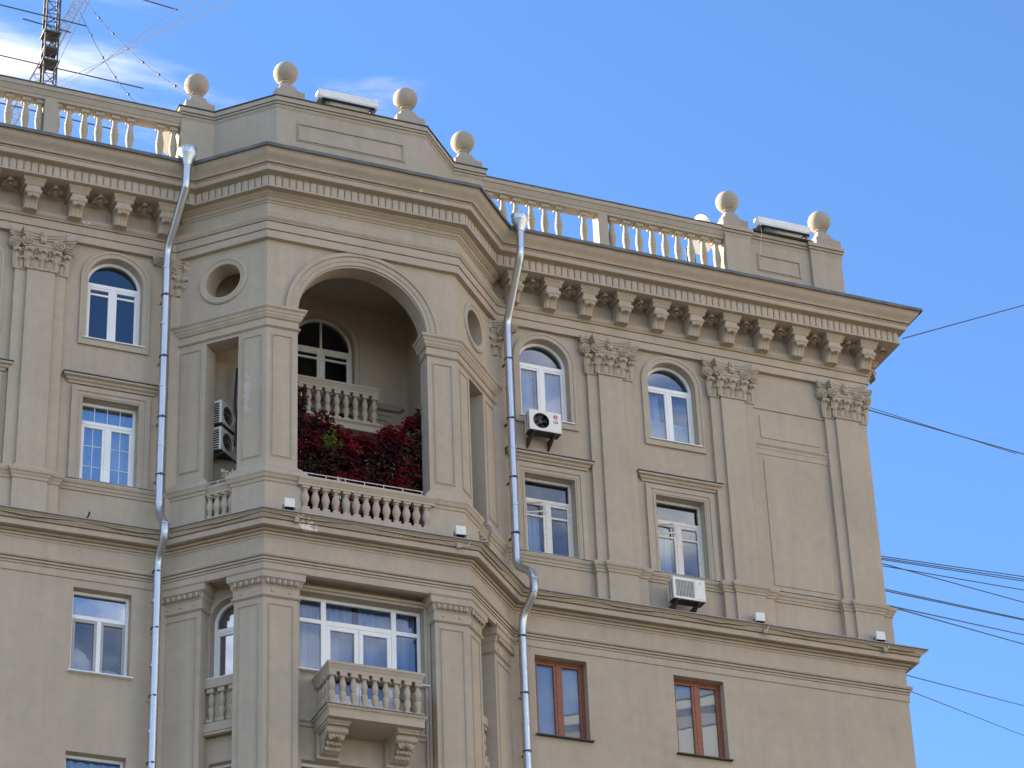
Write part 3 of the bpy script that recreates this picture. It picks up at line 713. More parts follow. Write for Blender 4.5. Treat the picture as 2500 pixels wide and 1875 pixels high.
# light metal hand rail on the loggia balustrade
hr = MB(); hr.tube([(-1.3, yb, 27.84), (1.15, yb, 27.84)], .009, 6); hr.tube([(-1.3, yb, 27.77), (1.15, yb, 27.77)], .007, 6)
for i in range(7): hr.tube([(-1.18+.385*i, yb, 27.68), (-1.18+.385*i, yb, 27.84)], .008, 6)
tag(part('planter_rail', hr, 'oldwhite', None), 'thin cream metal guard rail on top of the arched loggia balustrade', 'railing')
hr = MB(); a = Vector((*sidepts(1.28, -1, .05), 0)); b = Vector((*sidepts(.62, -1, .05), 0))
for z in (27.84, 27.77): hr.tube([a+Vector((0, 0, z)), b+Vector((0, 0, z))], .008, 6)
for t in (.1, .4, .7, 1): q = a.lerp(b, t); hr.tube([q+Vector((0, 0, 27.68)), q+Vector((0, 0, 27.84))], .007, 6)
tag(part('planter_rail', hr, 'oldwhite', None), 'short cream metal guard rail in the narrow opening below the air conditioners', 'railing')

# double-bellied balusters (balconies)
def dbl(h, r): 
    k = h
    return [(r*.62, .09*k), (r*.70, .11*k), (r*.55, .16*k), (r*.75, .24*k), (r, .33*k), (r*.92, .42*k), (r*.62, .475*k), (r*.82, .49*k), (r*.84, .515*k), (r*.62, .53*k), (r*.80, .56*k), (r*.98, .64*k), (r*.88, .72*k), (r*.60, .82*k), (r*.55, .86*k), (r*.75, .885*k)]
BDB = bal_mesh('baluster', dbl(.66, .066), (.068, .584, .66), (.072, 0, .06))
BIN = bal_mesh('baluster', dbl(.66, .066), (.066, .584, .66), (.068, 0, .06))
def balcony(name, x0, x1, yf, ywall, zf, zr0, zr1, bm_, nx, ny, slab, flash='metal_pale'):
    bc = empty(name, B)
    rl = rail('rail', [(x0+.09, ywall), (x0+.09, yf+.09), (x1-.09, yf+.09), (x1-.09, ywall)], zr0, zr1, .14, bc)
    for i in range(nx): link('baluster', bm_, bc, T(x0+.09+(x1-x0-.18)*i/(nx-1), yf+.09, zf))
    for j in range(1, ny):
        for x in (x0+.09, x1-.09): link('baluster', bm_, bc, T(x, yf+.09+.19*j, zf))
    s = part('slab', MB().box(x0, x1, yf, ywall, slab, zf-.02), 'stucco', bc)
    part('slab_moulding', MB().sweep([(x0+.04, ywall), (x0+.04, yf+.04), (x1-.04, yf+.04), (x1-.04, ywall)], [(-.03, zf-.005), (.085, zf-.01), (.09, zf-.035), (.075, zf-.06), (.055, zf-.07), (.04, zf-.11), (.015, zf-.125), (.01, zf-.165), (-.005, zf-.17), (-.01, slab+.003), (-.03, slab-.003)]), 'stucco', bc, None, 30)
    if flash: part('flashing', MB().sweep([(x0+.04, ywall), (x0+.04, yf+.04), (x1-.04, yf+.04), (x1-.04, ywall)], [(-.08, zf+.006), (.11, zf+.0), (.115, zf-.012), (.085, zf-.004), (-.08, zf-.003)]), flash, bc)
    return bc
bc = balcony('balcony', -.94, .88, -2.03, -1.18, 22.93, 23.59, 23.77, BDB, 9, 4, 22.70)
def bracket():
    mb = MB(); f_ = lambda a, b, d: (d, -a, b)
    mb.box(-.22, .22, -.72, 0, -.05, 0); mb.box(-.20, .20, -.70, 0, -.085, -.05)
    mb.prism([(0, -.08), (.62, -.08), (.64, -.14), (.62, -.20), (.55, -.235), (.47, -.22), (.40, -.28), (.34, -.36), (.28, -.44), (.22, -.47), (0, -.47)], -.17, .17, f_)
    mb.tube([(-.20, -.585, -.155), (.20, -.585, -.155)], .06, 12); mb.tube([(-.014, -.585, -.155), (.014, -.585, -.155)], .066, 12)
    mb.box(-.22, .22, -.14, 0, -.53, -.05)
    return mb.mesh('bracket', 'stucco', 35)
BRM = bracket()
_l = MB(); leaf_surface(_l, .32, [(.225, -.475), (.26, -.45), (.315, -.40), (.37, -.33), (.43, -.265), (.50, -.225), (.56, -.22), (.59, -.245), (.58, -.275), (.55, -.285)], 14, .045, .55, .8, 4)
for k in range(-2, 3):
    for j in range(3): _l.ball((k*.055, -(.30+.09*j)-.03, -.41+.075*j), .035, 8, 6, (1, .8, 1.2))
BRL = _l.mesh('leaf', 'stucco', 60)
for x in (-.70, .62): o = link('bracket', BRM, bc, T(x, -1.19, 22.70)); link('leaf', BRL, bc, T(x, -1.19, 22.70))
# inner balcony in the loggia
balcony('inner_balcony', -.98, .98, .30, .92, 30.26, 30.92, 31.09, BIN, 10, 2, 30.06, None)
# rear wall of the loggia: surround with hood, door below, arched balcony door above
part('door_surround', rect_ring(-1.36, 1.36, 27.0, 30.74, .10, .87, .91).join(rect_ring(-1.46, 1.46, 27.0, 30.84, .07, .85, .912)), 'stucco', B)
moulding('door_hood', [(-1.55, 1.0), (-1.55, .90), (1.55, .90), (1.55, 1.0)], [(-.03, 31.12), (.13, 31.11), (.13, 31.07), (.09, 31.03), (.07, 30.99), (.03, 30.97), (-.03, 30.95)])
part('window_surround', arch_ring(0, 30.9, 32.32, .662, .76, .87, .91).join(arch_ring(0, 30.9, 32.32, .76, .80, .855, .912)), 'stucco', B, None, 30)
win_arched(0, T(0, .90, 0), hw=.66, z0=30.24, sp=32.32, y=.14, mat='oldwhite', gl='glass_dark', muntin=True, vbar=True, sill=False, roomd=1.0, tz=32.24)
win_rect(0, 27.02, 29.45, 28.95, T(0, .90, 0), hw=.95, y=.12, mat='white', gl='glass_coat', drip=False)

# ------------------------------------------------------------------ lower bay: corner pilasters with egg-and-dart capitals
LP = dict(hw=2.0, yf=-1.50)
def lsp(s, sgn, dpt=0):
    c = Vector((sgn*2.0, -1.50)); q = c+Vector((sgn*S2, S2))*s+Vector((-sgn*S2, S2))*dpt; return (q.x, q.y)
CAPP = [(-.05, 25.70), (.13, 25.695), (.14, 25.655), (.125, 25.63), (.11, 25.625), (.105, 25.50), (.085, 25.49), (.055, 25.46), (.05, 25.38), (.03, 25.355), (.02, 25.34), (.015, 25.20), (.045, 25.185), (.05, 25.16), (.02, 25.135), (-.05, 25.13)]
EGG = MB().ball((0, -.0, 0), .05, 12, 8, (.78, .75, 1.1)); EGG.tube([(.065, .01, .055), (.065, -.015, -.045)], [.008, .012], 5); EGGM = EGG.mesh('egg', 'stucco', 60)
DISC = MB().lathe([(.035, -.012), (.028, .012), (.012, .018)], 14); DISC.xf(Matrix.Rotation(PI/2, 4, 'X')); DISCM = DISC.mesh('boss', 'stucco', 50)
def low_pilaster(pts, faces):
    p = empty('pilaster', B); 
    inner = [pts[0]]+pts[1:]
    poly = pts
    part('shaft', MB().prism(poly, 0, 25.45, lambda a, b, d: (a, b, d)), 'stucco', p)
    part('capital', MB().sweep(pts, CAPP), 'stucco', p, None, 30)
    for (a, b) in faces:
        A = Vector(a); C = Vector(b); d = C-A; L_ = d.length; u = d.normalized(); nrm = Vector((u.y, -u.x)); n = max(1, round((L_+.06)/.13))
        for i in range(n):
            q = A+u*(L_*(i+.5)/n)+nrm*.085; m = frame(q.x, q.y, u.x, u.y); m.translation = Vector((q.x, q.y, 25.425)); link('egg', EGGM, p, m)
        k = max(1, round(L_/.3))
        for i in range(k):
            q = A+u*(L_*(i+.5)/k)+nrm*.02; m = frame(q.x, q.y, u.x, u.y); m.translation = Vector((q.x, q.y, 25.265)); link('boss', DISCM, p, m)
        if L_ > .3:
            m = frame(A.x, A.y, u.x, u.y); w, h = L_-.16, 8.0
            part('panel_rim', rim(w, h, .018, .010).join(rim(w-.05, h-.05, .012, .018)), 'stucco', p, m @ T(L_/2, 0, 25.03-h/2))
for sgn in (-1, 1):
    if sgn < 0:
        pc = [lsp(.60, -1, .34), lsp(.60, -1), (-2.0, -1.50), (-1.335, -1.50), (-1.335, -1.16)]
        low_pilaster(pc, [(pc[1], pc[2]), (pc[2], pc[3])])
        ps = [lsp(2.1, -1), lsp(1.27, -1), lsp(1.27, -1, .34), lsp(2.1, -1, .34)]; low_pilaster(ps[:3]+[ps[3]], [(ps[0], ps[1])])
    else:
        pc = [(1.335, -1.16), (1.335, -1.50), (2.0, -1.50), lsp(.60, 1), lsp(.60, 1, .34)]
        low_pilaster(pc, [(pc[1], pc[2]), (pc[2], pc[3])])
        ps = [lsp(1.27, 1, .34), lsp(1.27, 1), lsp(2.1, 1), lsp(2.1, 1, .34)]; low_pilaster(ps, [(ps[1], ps[2])])
# jamb mouldings of the wide window
part('window_surround', rect_ring(-1.22, 1.22, 0, 25.50, .05, LYF-.07, LYF+.01).join(rect_ring(-1.27, 1.27, 0, 25.55, .05, LYF-.11, LYF+.012)), 'stucco', B)
# wide window and balcony door
def wide_window(z0, z1, tz, door, mtx):
    w = empty('window', B, mtx); y = .14; hw = 1.22; t = .06
    f = MB(); bars(f, [(-hw, hw, z1-t, z1), (-hw, -.73, z0, z0+t), (.73, hw, z0, z0+t), (-hw, -hw+t, z0+t, z1-t), (hw-t, hw, z0+t, z1-t)], y, y+.07)
    bars(f, [(-.74, -.64, z0 if not door else 22.98, z1-t), (.64, .74, z0 if not door else 22.98, z1-t)], y-.006, y+.07)
    bars(f, [(-hw+t, -.74, tz-.04, tz+.04), (-.64, .64, tz-.05, tz+.05), (.74, hw-t, tz-.04, tz+.04)], y-.003, y+.065)
    part('frame', f, 'white', w)
    for (a, b) in ((-hw+t, -.74), (-.64, .64), (.74, hw-t)): pane(w, rect4(a-.01, b+.01, tz+.03, z1-t*.7), y+.03, 'glass')
    for (a, b) in ((-hw+t, -.74), (.74, hw-t)): pane(w, rect4(a-.01, b+.01, z0+t*.7, tz-.03), y+.03, 'glass')
    if door:
        for (a, b) in ((-.64, -.003), (.003, .64)):
            sash(w, a, b, 23.52, tz-.05, y+.002, 'white', 'glass', .085)
            part('door_panel', MB().bbox(a, b, y+.002, y+.05, 22.98, 23.53, .01).join(rim(b-a-.12, .42, .02, .012).xf(T((a+b)/2, y+.002, 23.25))), 'white', w)
    part('sill', MB().bbox(-1.30, -.76, -.12, y, z0-.03, z0-.006, .004).bbox(.76, 1.30, -.12, y, z0-.03, z0-.006, .004), 'white', w)
    room(w, -hw, hw, 22.9 if door else z0, z1, y+.17, 1.9); return w
wide_window(23.93, 25.50, 25.02, True, T(0, LYF, 0))
wide_window(20.4, 22.18, 21.75, False, T(0, LYF, 0))
# narrow side windows
win_arched(0, FLL @ T(SL-.70, 0, 0), hw=.40, z0=23.86, sp=25.02, y=.13, mat='white', gl='glass_coat', single=True, tz=24.86)
win_arched(0, FRL @ T(.70, 0, 0), hw=.40, z0=23.86, sp=25.02, y=.13, mat='white', gl='glass_coat', single=True, tz=24.86)
win_rect(0, 20.4, 22.2, 21.7, FLL @ T(SL-.72, 0, 0), hw=.38, y=.12)
for mtx, u in ((FLL, SL-.70), (FRL, .70)):
    part('window_surround', arch_ring(u, 23.8, 25.02, .402, .47, -.04, .01), 'stucco', B, mtx, 30)
    bp_ = empty('blind_balustrade', B, mtx @ T(u, -.10, 0))
    part('rail', MB().box(-.44, .44, -.05, .11, 23.62, 23.80), 'stucco', bp_); part('plinth', MB().box(-.44, .44, -.05, .11, 22.78, 22.93), 'stucco', bp_); part('back_panel', MB().box(-.44, .44, .075, .11, 22.9, 23.65), 'stucco', bp_)
    for i in range(4): link('baluster', BDB, bp_, T(-.33+.22*i, .03, 22.945))
    part('string_moulding', MB().sweep([(-.44, -.05), (.44, -.05)], [(-.05, 22.79), (.03, 22.785), (.03, 22.75), (.01, 22.74), (.01, 22.70), (-.05, 22.69)]), 'stucco', bp_)
# apron moulding left and right of the balcony
for a, b in ((-1.34, -.9), (.84, 1.34)): moulding('string_moulding', [(a, LYF), (b, LYF)], [(-.03, 22.95), (.07, 22.945), (.075, 22.915), (.05, 22.89), (.035, 22.885), (.03, 22.82), (-.03, 22.815)])

# ------------------------------------------------------------------ parapet and roof balustrade
YP = .13
pp = empty('parapet', B)
PAR = [(-3.33, YP+.62), (-3.33, YP), (-2.63, YP), (-1.62, -.88), (1.62, -.88), (2.63, YP), (3.33, YP), (3.33, YP+.62)]
part('parapet_wall', MB().prism(PAR, 34.5, 36.90, lambda a, b, d: (a, b, d)), 'pale', pp)
part('coping', MB().sweep(PAR, [(-.05, 36.885), (.06, 36.88), (.068, 36.77), (.02, 36.764), (.02, 36.748), (.055, 36.744), (.045, 36.71), (.012, 36.70), (.012, 36.686), (.034, 36.68), (.028, 36.65), (.01, 36.63), (0, 36.60), (-.05, 36.60)]), 'pale', pp, None, 30)
part('flashing', MB().sweep(PAR, [(-.25, 36.925), (.085, 36.905), (.09, 36.885), (.08, 36.88), (.05, 36.893), (-.25, 36.905)]), 'metal_dark', pp)
def panel_rims(par, x0, x1, z0, z1, y, mat='pale'):
    w, h = x1-x0, z1-z0; part('panel_rim', rim(w, h, .022, .014).join(rim(w-.06, h-.06, .03, .03)), mat, par, T((x0+x1)/2, y, (z0+z1)/2))
panel_rims(pp, -1.19, 1.17, 35.88, 36.36, -.88)
# corner block on the right
pr = empty('parapet', B)
RP = [(9.06, YP+.62), (9.06, YP), (9.68, YP), (9.68, YP+.08), (11.18, YP+.08), (11.18, YP), (11.95, YP), (11.95, YP+2.5), (11.3, YP+2.5), (11.3, YP+.62)]
part('parapet_wall', MB().prism(RP, 34.5, 36.78, lambda a, b, d: (a, b, d)), 'pale', pr)
part('coping', MB().sweep(RP[:8], [(-.04, 36.775), (.06, 36.77), (.068, 36.675), (.02, 36.67), (.02, 36.655), (.052, 36.65), (.04, 36.61), (.01, 36.60), (.01, 36.586), (.03, 36.58), (.02, 36.55), (0, 36.50), (-.04, 36.50)]), 'pale', pr, None, 30)
part('flashing', MB().box(9.75, 11.25, YP-.06, YP+.5, 36.79, 36.805), 'metal_dark', pr)
panel_rims(pr, 9.84, 10.95, 35.79, 36.26, YP+.08)
# balustrades
BTOP = bal_mesh('baluster', [(.065, .08), (.06, .10), (.05, .15), (.052, .22), (.068, .36), (.084, .48), (.087, .505), (.080, .52), (.089, .54), (.080, .56), (.084, .60), (.07, .70), (.052, .80), (.046, .86), (.056, .90), (.066, .92)], (.085, .92, 1.0), (.085, 0, .08), 14, 'pale')
def roof_balustrade(x0, x1, xs, posts, z0=35.44):
    rb = empty('roof_balustrade', B)
    part('plinth', MB().box(x0, x1, YP+.02, YP+.36, 34.5, z0), 'pale', rb)
    yc = YP+.19
    part('rail', MB().sweep([(x0, yc), (x1, yc)], [(.13, 36.44), (.135, 36.50), (.155, 36.52), (.165, 36.56), (.19, 36.60), (.195, 36.62), (.215, 36.625), (.215, 36.72), (-.215, 36.72), (-.215, 36.625), (-.13, 36.5), (-.13, 36.44)]), 'pale', rb, None, 30)
    part('flashing', MB().box(x0, x1, yc-.235, yc+.235, 36.724, 36.745), 'metal_dark', rb)
    for a, b in posts: part('post', MB().bbox(a, b, yc-.15, yc+.15, z0-.01, 36.45, .006), 'pale', rb)
    for x in xs: link('baluster', BTOP, rb, T(x, yc, z0))
roof_balustrade(XL, -3.33, [-9.6+.33*i for i in range(0, 8)]+[-6.85, -6.51, -6.23, -5.88, -5.62, -5.30, -5.0, -4.67, -4.35, -3.72, -3.44], [(-6.16, -5.88)])
roof_balustrade(3.33, 9.06, [3.53, 3.85, 4.15, 4.50, 4.82, 5.14, 5.74, 6.40, 6.73, 7.04, 7.36, 7.67, 7.98, 8.29, 8.60, 8.92], [(6.02, 6.24)])

# finials: each a part with ball, neck and scrolled pedestal
def finial_meshes():
    ped = MB(); w = .31
    # concave shoulders, square in plan: stacked rings
    lv = [(w, 0), (w, .20), (w*.95, .215), (w*.80, .25), (w*.66, .30), (w*.57, .36), (w*.51, .42), (w*.48, .45)]
    vs = []; fs = []
    for r, z in lv: vs += [(-r, -r, z), (r, -r, z), (r, r, z), (-r, r, z)]
    for i in range(len(lv)-1):
        for k in range(4): fs.append((i*4+k, i*4+(k+1) % 4, i*4+4+(k+1) % 4, i*4+4+k))
    fs += [(3, 2, 1, 0), tuple(len(vs)-4+k for k in range(4))]
    ped.add(vs, fs)
    neck = MB().lathe([(.155, .445), (.155, .465), (.14, .475), (.112, .50), (.105, .53), (.108, .55), (.13, .56), (.135, .572), (.13, .588), (.115, .602)], 20)
    ball = MB().ball((0, 0, .845), .258, 32, 20)
    return ped.mesh('pedestal', 'stone', 25), neck.mesh('neck', 'stone', 40), ball.mesh('ball', 'stone', 60)
FPM, FNM, FBM = finial_meshes()
for x, y, z in ((-2.935, YP+.31, 36.92), (-1.325, -.57, 36.92), (1.32, -.57, 36.92), (3.02, YP+.31, 36.90), (9.355, YP+.31, 36.80), (11.68, YP+.33, 36.80)):
    f = empty('ball_finial', B, T(x, y, z)); link('pedestal', FPM, f); link('neck', FNM, f); link('ball', FBM, f)


# ------------------------------------------------------------------ things hung on or standing at the building
def thing(name, label, cat, loc=(0, 0, 0), rz=0, group=None):
    o = empty(name, None, T(*loc) @ Matrix.Rotation(rz, 4, 'Z')); return tag(o, label, cat, group)

# drain pipes -----------------------------------------------------
def bent(pts, rad, n=7):
    """polyline with rounded corners"""
    P = [Vector(p) for p in pts]; out = [P[0]]
    for i in range(1, len(P)-1):
        a, b, c = P[i-1], P[i], P[i+1]; d0 = (a-b).normalized(); d1 = (c-b).normalized(); r = min(rad, (a-b).length*.45, (c-b).length*.45)
        p0, p1 = b+d0*r, b+d1*r
        for k in range(n+1): t = k/n; out.append(p0*(1-t)**2+b*2*t*(1-t)+p1*t*t)
    out.append(P[-1]); return out
def drainpipe(label, x0, pts, ribs, clamps, joints):
    d = thing('drainpipe', label, 'drainpipe', group=None)
    R = .082
    part('pipe', MB().tube(bent(pts, .16), R, 18), 'galv', d, None, 40)
    t = pts[0]
    part('funnel', MB().lathe([(R+.004, -.12), (R+.01, -.10), (.17, .14), (.175, .15), (.175, .26), (.182, .265), (.182, .28), (.165, .28), (.16, .15), (.08, -.08)], 24, t, caps=False), 'galv', d, None, 30)
    for p, q in ribs:       # corrugated elbows
        p, q = Vector(p), Vector(q); n = 9
        for k in range(n): c = p.lerp(q, k/(n-1)); dr = (q-p).normalized(); part('rib', MB().tube([c-dr*.006, c+dr*.006], R+.007, 18), 'galv', d, None, 40)
    for (x, y, z) in clamps:
        part('clamp', MB().lathe([(R+.008, -.014), (R+.008, .014)], 18, (x, y, z)).box(x-.018, x+.018, y+R, .02, z-.01, z+.01).box(x-.03, x+.03, y-R-.022, y-R, z-.016, z+.016), 'steel', d, None, 40)
    for (x, y, z) in joints: part('collar', MB().lathe([(R+.006, -.03), (R+.009, 0), (R+.006, .03)], 18, (x, y, z)), 'galv', d, None, 40)
cl = [31.95, 30.55, 29.2, 27.95]
drainpipe('galvanised drainpipe with funnel on the left flank of the bay, beside the grid-paned window', -3.6,
          [(-3.55, -1.17, 34.62), (-3.56, -1.15, 34.05), (-3.67, -.33, 33.0), (-3.68, -.33, 27.15), (-3.66, -.70, 26.72), (-3.66, -.70, 26.50), (-3.67, -.36, 26.15), (-3.68, -.34, 0)],
          [((-3.56, -1.13, 34.02), (-3.58, -1.02, 33.86)), ((-3.66, -.69, 26.74), (-3.66, -.69, 26.50))], [(-3.68, -.33, z) for z in cl]+[(-3.68, -.34, z) for z in (25.9, 24.75, 23.4, 22.1)], [(-3.68, -.33, z) for z in (32.6, 31.3, 29.9, 28.6, 27.35)]+[(-3.68, -.34, z) for z in (25.3, 24.0, 22.7)])
drainpipe('galvanised drainpipe with funnel on the right flank of the bay, swinging out around the ledge', 3.6,
          [(3.57, -1.16, 34.66), (3.56, -1.14, 34.0), (3.56, -.32, 32.85), (3.56, -.30, 27.25), (3.73, -.66, 26.95), (3.75, -.70, 26.55), (3.62, -.40, 26.15), (3.60, -.34, 25.9), (3.60, -.34, 0)],
          [((3.56, -1.12, 34.02), (3.56, -1.0, 33.84)), ((3.745, -.69, 26.80), (3.735, -.68, 26.50))], [(3.56, -.31, z) for z in cl]+[(3.60, -.34, z) for z in (25.7, 24.5, 23.3, 22.1)], [(3.56, -.31, z) for z in (32.5, 31.3, 29.9, 28.6)]+[(3.60, -.34, z) for z in (25.1, 23.9, 22.7)])

# air conditioners ---------------------------------------------------
def text_mesh(txt, size, mat, depth=.002):
    cu = bpy.data.curves.new('lettering', 'FONT'); cu.body = txt; cu.size = size; cu.extrude = depth; cu.align_x = 'CENTER'; cu.offset = .0018
    ob = bpy.data.objects.new('lettering', cu); COL.objects.link(ob); dg = bpy.context.evaluated_depsgraph_get(); dg.update()
    me = bpy.data.meshes.new_from_object(ob.evaluated_get(dg)); bpy.data.objects.remove(ob); me.materials.clear(); me.materials.append(M[mat]); return me
def conditioner(label, mtx, w, h, d, style, brackets=True, group=None):
    a = empty('air_conditioner', None, mtx); tag(a, label, 'air conditioner', group)
    fx, fz, fr = (w*.37, h*.50, h*.385)
    fw = fill_wall(0, w, 0, h, [('circ', fx, fz, fr)] if style == 'round' else [('rect', .05, w*.66, .05, h-.06)], .02)
    part('front_panel', fw, 'ac_white', a)
    c = MB(); c.box(0, w, .02, d, h-.012, h); c.box(w-.012, w, .02, d, 0, h); c.box(0, w, d-.012, d, 0, h); c.box(0, .02, .02, d, h-.03, h-.012); c.box(0, .02, .02, .05, 0, h-.03)
    part('casing', c, 'ac_white', a); part('base_tray', MB().box(.004, w-.004, .01, d-.004, -.012, .012), 'steel', a)
    part('core', MB().box(.03, w-.02, .13, d-.02, .01, h-.02), 'black', a)
    for i in range(9): part('side_slat', MB().box(.002, .014, .05, d-.02, .03+(h-.08)*i/8, .042+(h-.08)*i/8), 'ac_white', a)
    for y in (d*.5, d-.02): part('side_post', MB().box(.001, .013, y-.006, y+.006, .01, h-.03), 'ac_white', a)
    if style == 'round':
        part('fan_shroud', MB().lathe([(fr, 0), (fr+.012, -.012), (fr+.02, 0)], 36, caps=False).xf(T(fx, 0, fz) @ Matrix.Rotation(-PI/2, 4, 'X') @ Matrix.Rotation(PI, 4, 'X')), 'greypvc', a, None, 40)
        for k in range(5):
            an = 2*PI*k/5+.3; bl = MB().grid(3, 4, lambda u, v: ((.05+(fr-.07)*v)*math.cos(an+(u-.5)*.75), .07+.05*(u-.5), (.05+(fr-.07)*v)*math.sin(an+(u-.5)*.75)))
            part('fan_blade', bl, 'steel', a, T(fx, 0, fz))
        part('fan_hub', MB().lathe([(.045, .045), (.05, .09)], 16).xf(Matrix.Rotation(-PI/2, 4, 'X')), 'steel', a, T(fx, 0, fz))
    else:
        part('fan_guard', MB().box(.05, w*.66, .012, .018, .05, h-.06), 'ac_dirty', a)
        part('fan_ring', MB().lathe([(.17, 0), (.175, -.006), (.19, -.006), (.195, 0)], 36, caps=False).xf(T(w*.355, .012, h*.495) @ Matrix.Rotation(PI/2, 4, 'X')), 'greypvc', a)
        for i in range(13): x = .065+(w*.66-.08)*i/12; part('guard_wire', MB().box(x-.003, x+.003, .002, .012, .055, h-.065), 'ac_white', a)
        part('service_panel', MB().bbox(w*.70, w-.015, -.006, .004, .03, h-.03, .003), 'ac_white', a)
        part('emblem', MB().lathe([(.018, 0), (.018, .003)], 6).xf(T(w*.84, -.006, h*.84) @ Matrix.Rotation(PI/2, 4, 'X')), 'greypvc', a)
        part('brand_strip', MB().box(w*.775, w*.905, -.009, -.005, h*.755, h*.772), 'greypvc', a)
    if brackets:
        for x in (w*.14, w*.80):
            part('bracket', MB().box(x-.02, x+.02, -.02, d+.22, -.045, -.012).prism([(d+.20, -.045), (d+.20, -.24), (d+.17, -.24), (.05, -.05), (.05, -.045)], x-.018, x+.018, lambda p, q, r: (r, p, q)), 'steel', a)
    return a
lg = conditioner('white air conditioner with round black fan and LG emblem below an arched window', T(3.93, -.40, 30.36), .70, .46, .24, 'round')
part('emblem_disc', MB().lathe([(.052, 0), (.052, .003)], 32).xf(Matrix.Rotation(PI/2, 4, 'X')), 'red', lg, T(.575, -.0015, .36))
em = MB()
for k in range(22):   # the G-shaped ring of the emblem, an L and a dot
    a0, a1 = math.radians(0-k*15.0), math.radians(-(k+1)*15.0)
    em.prism([(.041*math.cos(a0), .041*math.sin(a0)), (.046*math.cos(a0), .046*math.sin(a0)), (.046*math.cos(a1), .046*math.sin(a1)), (.041*math.cos(a1), .041*math.sin(a1))], -.0065, -.0025, idxz)
em.box(.018, .046, -.0065, -.0025, -.003, .003); em.box(-.004, .003, -.0065, -.0025, -.024, .024); em.box(-.004, .016, -.0065, -.0025, -.024, -.018)
em.box(-.024, -.014, -.0065, -.0025, .014, .024)
part('emblem_mark', em, 'white', lg, T(.575, -.0015, .36))
link('lettering', text_mesh('LG', .085, 'steel'), lg, T(.575, -.003, .215) @ Matrix.Rotation(PI/2, 4, 'X'))
conditioner('white air conditioner with square dusty grille standing under the right-hand white casement window', T(6.84, -.52, 26.98), .70, .47, .26, 'square')
for k, z in enumerate((29.33, 28.74)):
    conditioner(('upper' if k == 0 else 'lower')+' of two stacked air conditioners inside the narrow side opening of the loggia', T(-2.50, -.34, z) @ Matrix.Rotation(math.radians(42), 4, 'Z'), .70, .50, .36, 'round', True, 'air conditioners inside the loggia')
# pipes and wires to the loggia units
tag(part('refrigerant_hose', MB().tube([(-2.12, -.08, 30.75), (-2.14, -.07, 30.3), (-2.16, -.09, 29.9), (-2.12, -.12, 29.6), (-2.15, -.1, 29.0)], .028, 8).tube([(-2.07, -.07, 30.8), (-2.08, -.07, 29.8), (-2.06, -.08, 28.6)], .02, 8), 'cable', None), 'black hoses running down above the stacked air conditioners in the loggia', 'hose')

# floodlights on the ledge -----------------------------------------------------
def floodlight(label, x, y, z, box):
    f = thing('floodlight', label, 'floodlight', (x, y, z), math.radians(-6))
    mb = MB().prism([(-.10, .0), (.10, .0), (.10, .055), (.085, .19), (-.085, .19), (-.10, .07)], -.095, .095, lambda a, b, d: (d, a, b))
    part('housing', mb, 'ac_white', f, T(0, 0, .045)); part('lens', MB().box(-.085, .085, -.09, .09, -.004, .0), 'black', f, T(0, 0, .045))
    part('yoke', MB().box(-.115, -.105, -.02, .02, 0, .13).box(.105, .115, -.02, .02, 0, .13).box(-.115, .115, -.02, .02, -.006, 0), 'steel', f)
    cb = thing('cable', 'thin white cable looping from the floodlight'+box[3], 'cable')
    X, Y, Z = box[:3]
    part('wire', MB().tube([(x+.05, y-.05, z+.06), (x+.13, y-.12, z+.03), (x+.17, y-.22, z-.05), (x+.15, Y-.05, Z+.10), (x+.10, Y-.05, Z+.0), (X+.04, Y-.03, Z)], .009, 6), 'wcable', cb, None, 60)
    part('junction_box', MB().bbox(X-.04, X+.05, Y-.035, Y+.03, Z-.05, Z+.04, .005), 'stucco', cb)
floodlight('small white floodlight on the ledge at the foot of the left loggia pier', -1.62, -1.78, 26.80, (-1.50, -1.86, 26.60, ' beside the flaked ledge corner'))
floodlight('small white floodlight on the ledge at the foot of the right loggia pier', 1.77, -1.78, 26.80, (1.70, -1.86, 26.60, ' below the right loggia pier'))
floodlight('small white floodlight on the ledge between the air conditioner and the blank panel', 8.80, -.33, 26.76, (8.88, -.40, 26.60, ' near the air conditioner with a square grille'))
floodlight('small white floodlight on the ledge next to the building corner', 11.55, -.33, 26.76, (11.62, -.40, 26.60, ' next to the building corner'))
# thin dark wire drooping along the lower cornice
op = off_path(PLOW, .305); wp = []
rr = random.Random(3)
for i in range(len(op)-2):
    a, b = op[i], op[i+1]; n = max(4, int((b-a).length/.22))
    for k in range(n): q = a.lerp(b, k/n); wp.append((q.x, q.y, 26.645+.018*math.sin(k*.7+i)+rr.uniform(-.008, .008)))
tag(part('cable', MB().tube(wp, .008, 5), 'cable', None, None, 60), 'dark wire drooping along the moulded ledge below the loggia', 'cable')

# lamp bars on the parapets
def lamp_bar(label, x0, x1, y, z):
    o = thing('lamp_bar', label, 'lamp', (x0, y, z)); w = x1-x0
    sec = [(-.11, .0), (-.15, .045), (-.125, .22), (-.10, .235), (.06, .235), (.08, .20), (.08, .0)]
    part('housing', MB().prism(sec, 0, w, lambda a, b, d: (d, a, b)), 'ac_white', o)
    for xx in (-.014, w): part('end_cap', MB().prism([(a*1.04, b*1.03-.004) for a, b in sec], xx, xx+.014, lambda a, b, d: (d, a, b)), 'ac_white', o)
    part('reflector', MB().box(.05, w-.06, -.19, -.06, -.03, -.012), 'galv', o); part('tray', MB().box(.04, w-.05, -.17, -.12, -.05, -.03), 'black', o)
    for x in (.12, w-.12): part('bracket', MB().box(x-.015, x+.015, -.1, .25, -.10, -.0), 'steel', o)
lamp_bar('long white lamp bar on top of the bay parapet between two stone balls', -.75, .50, -.92, 36.985)
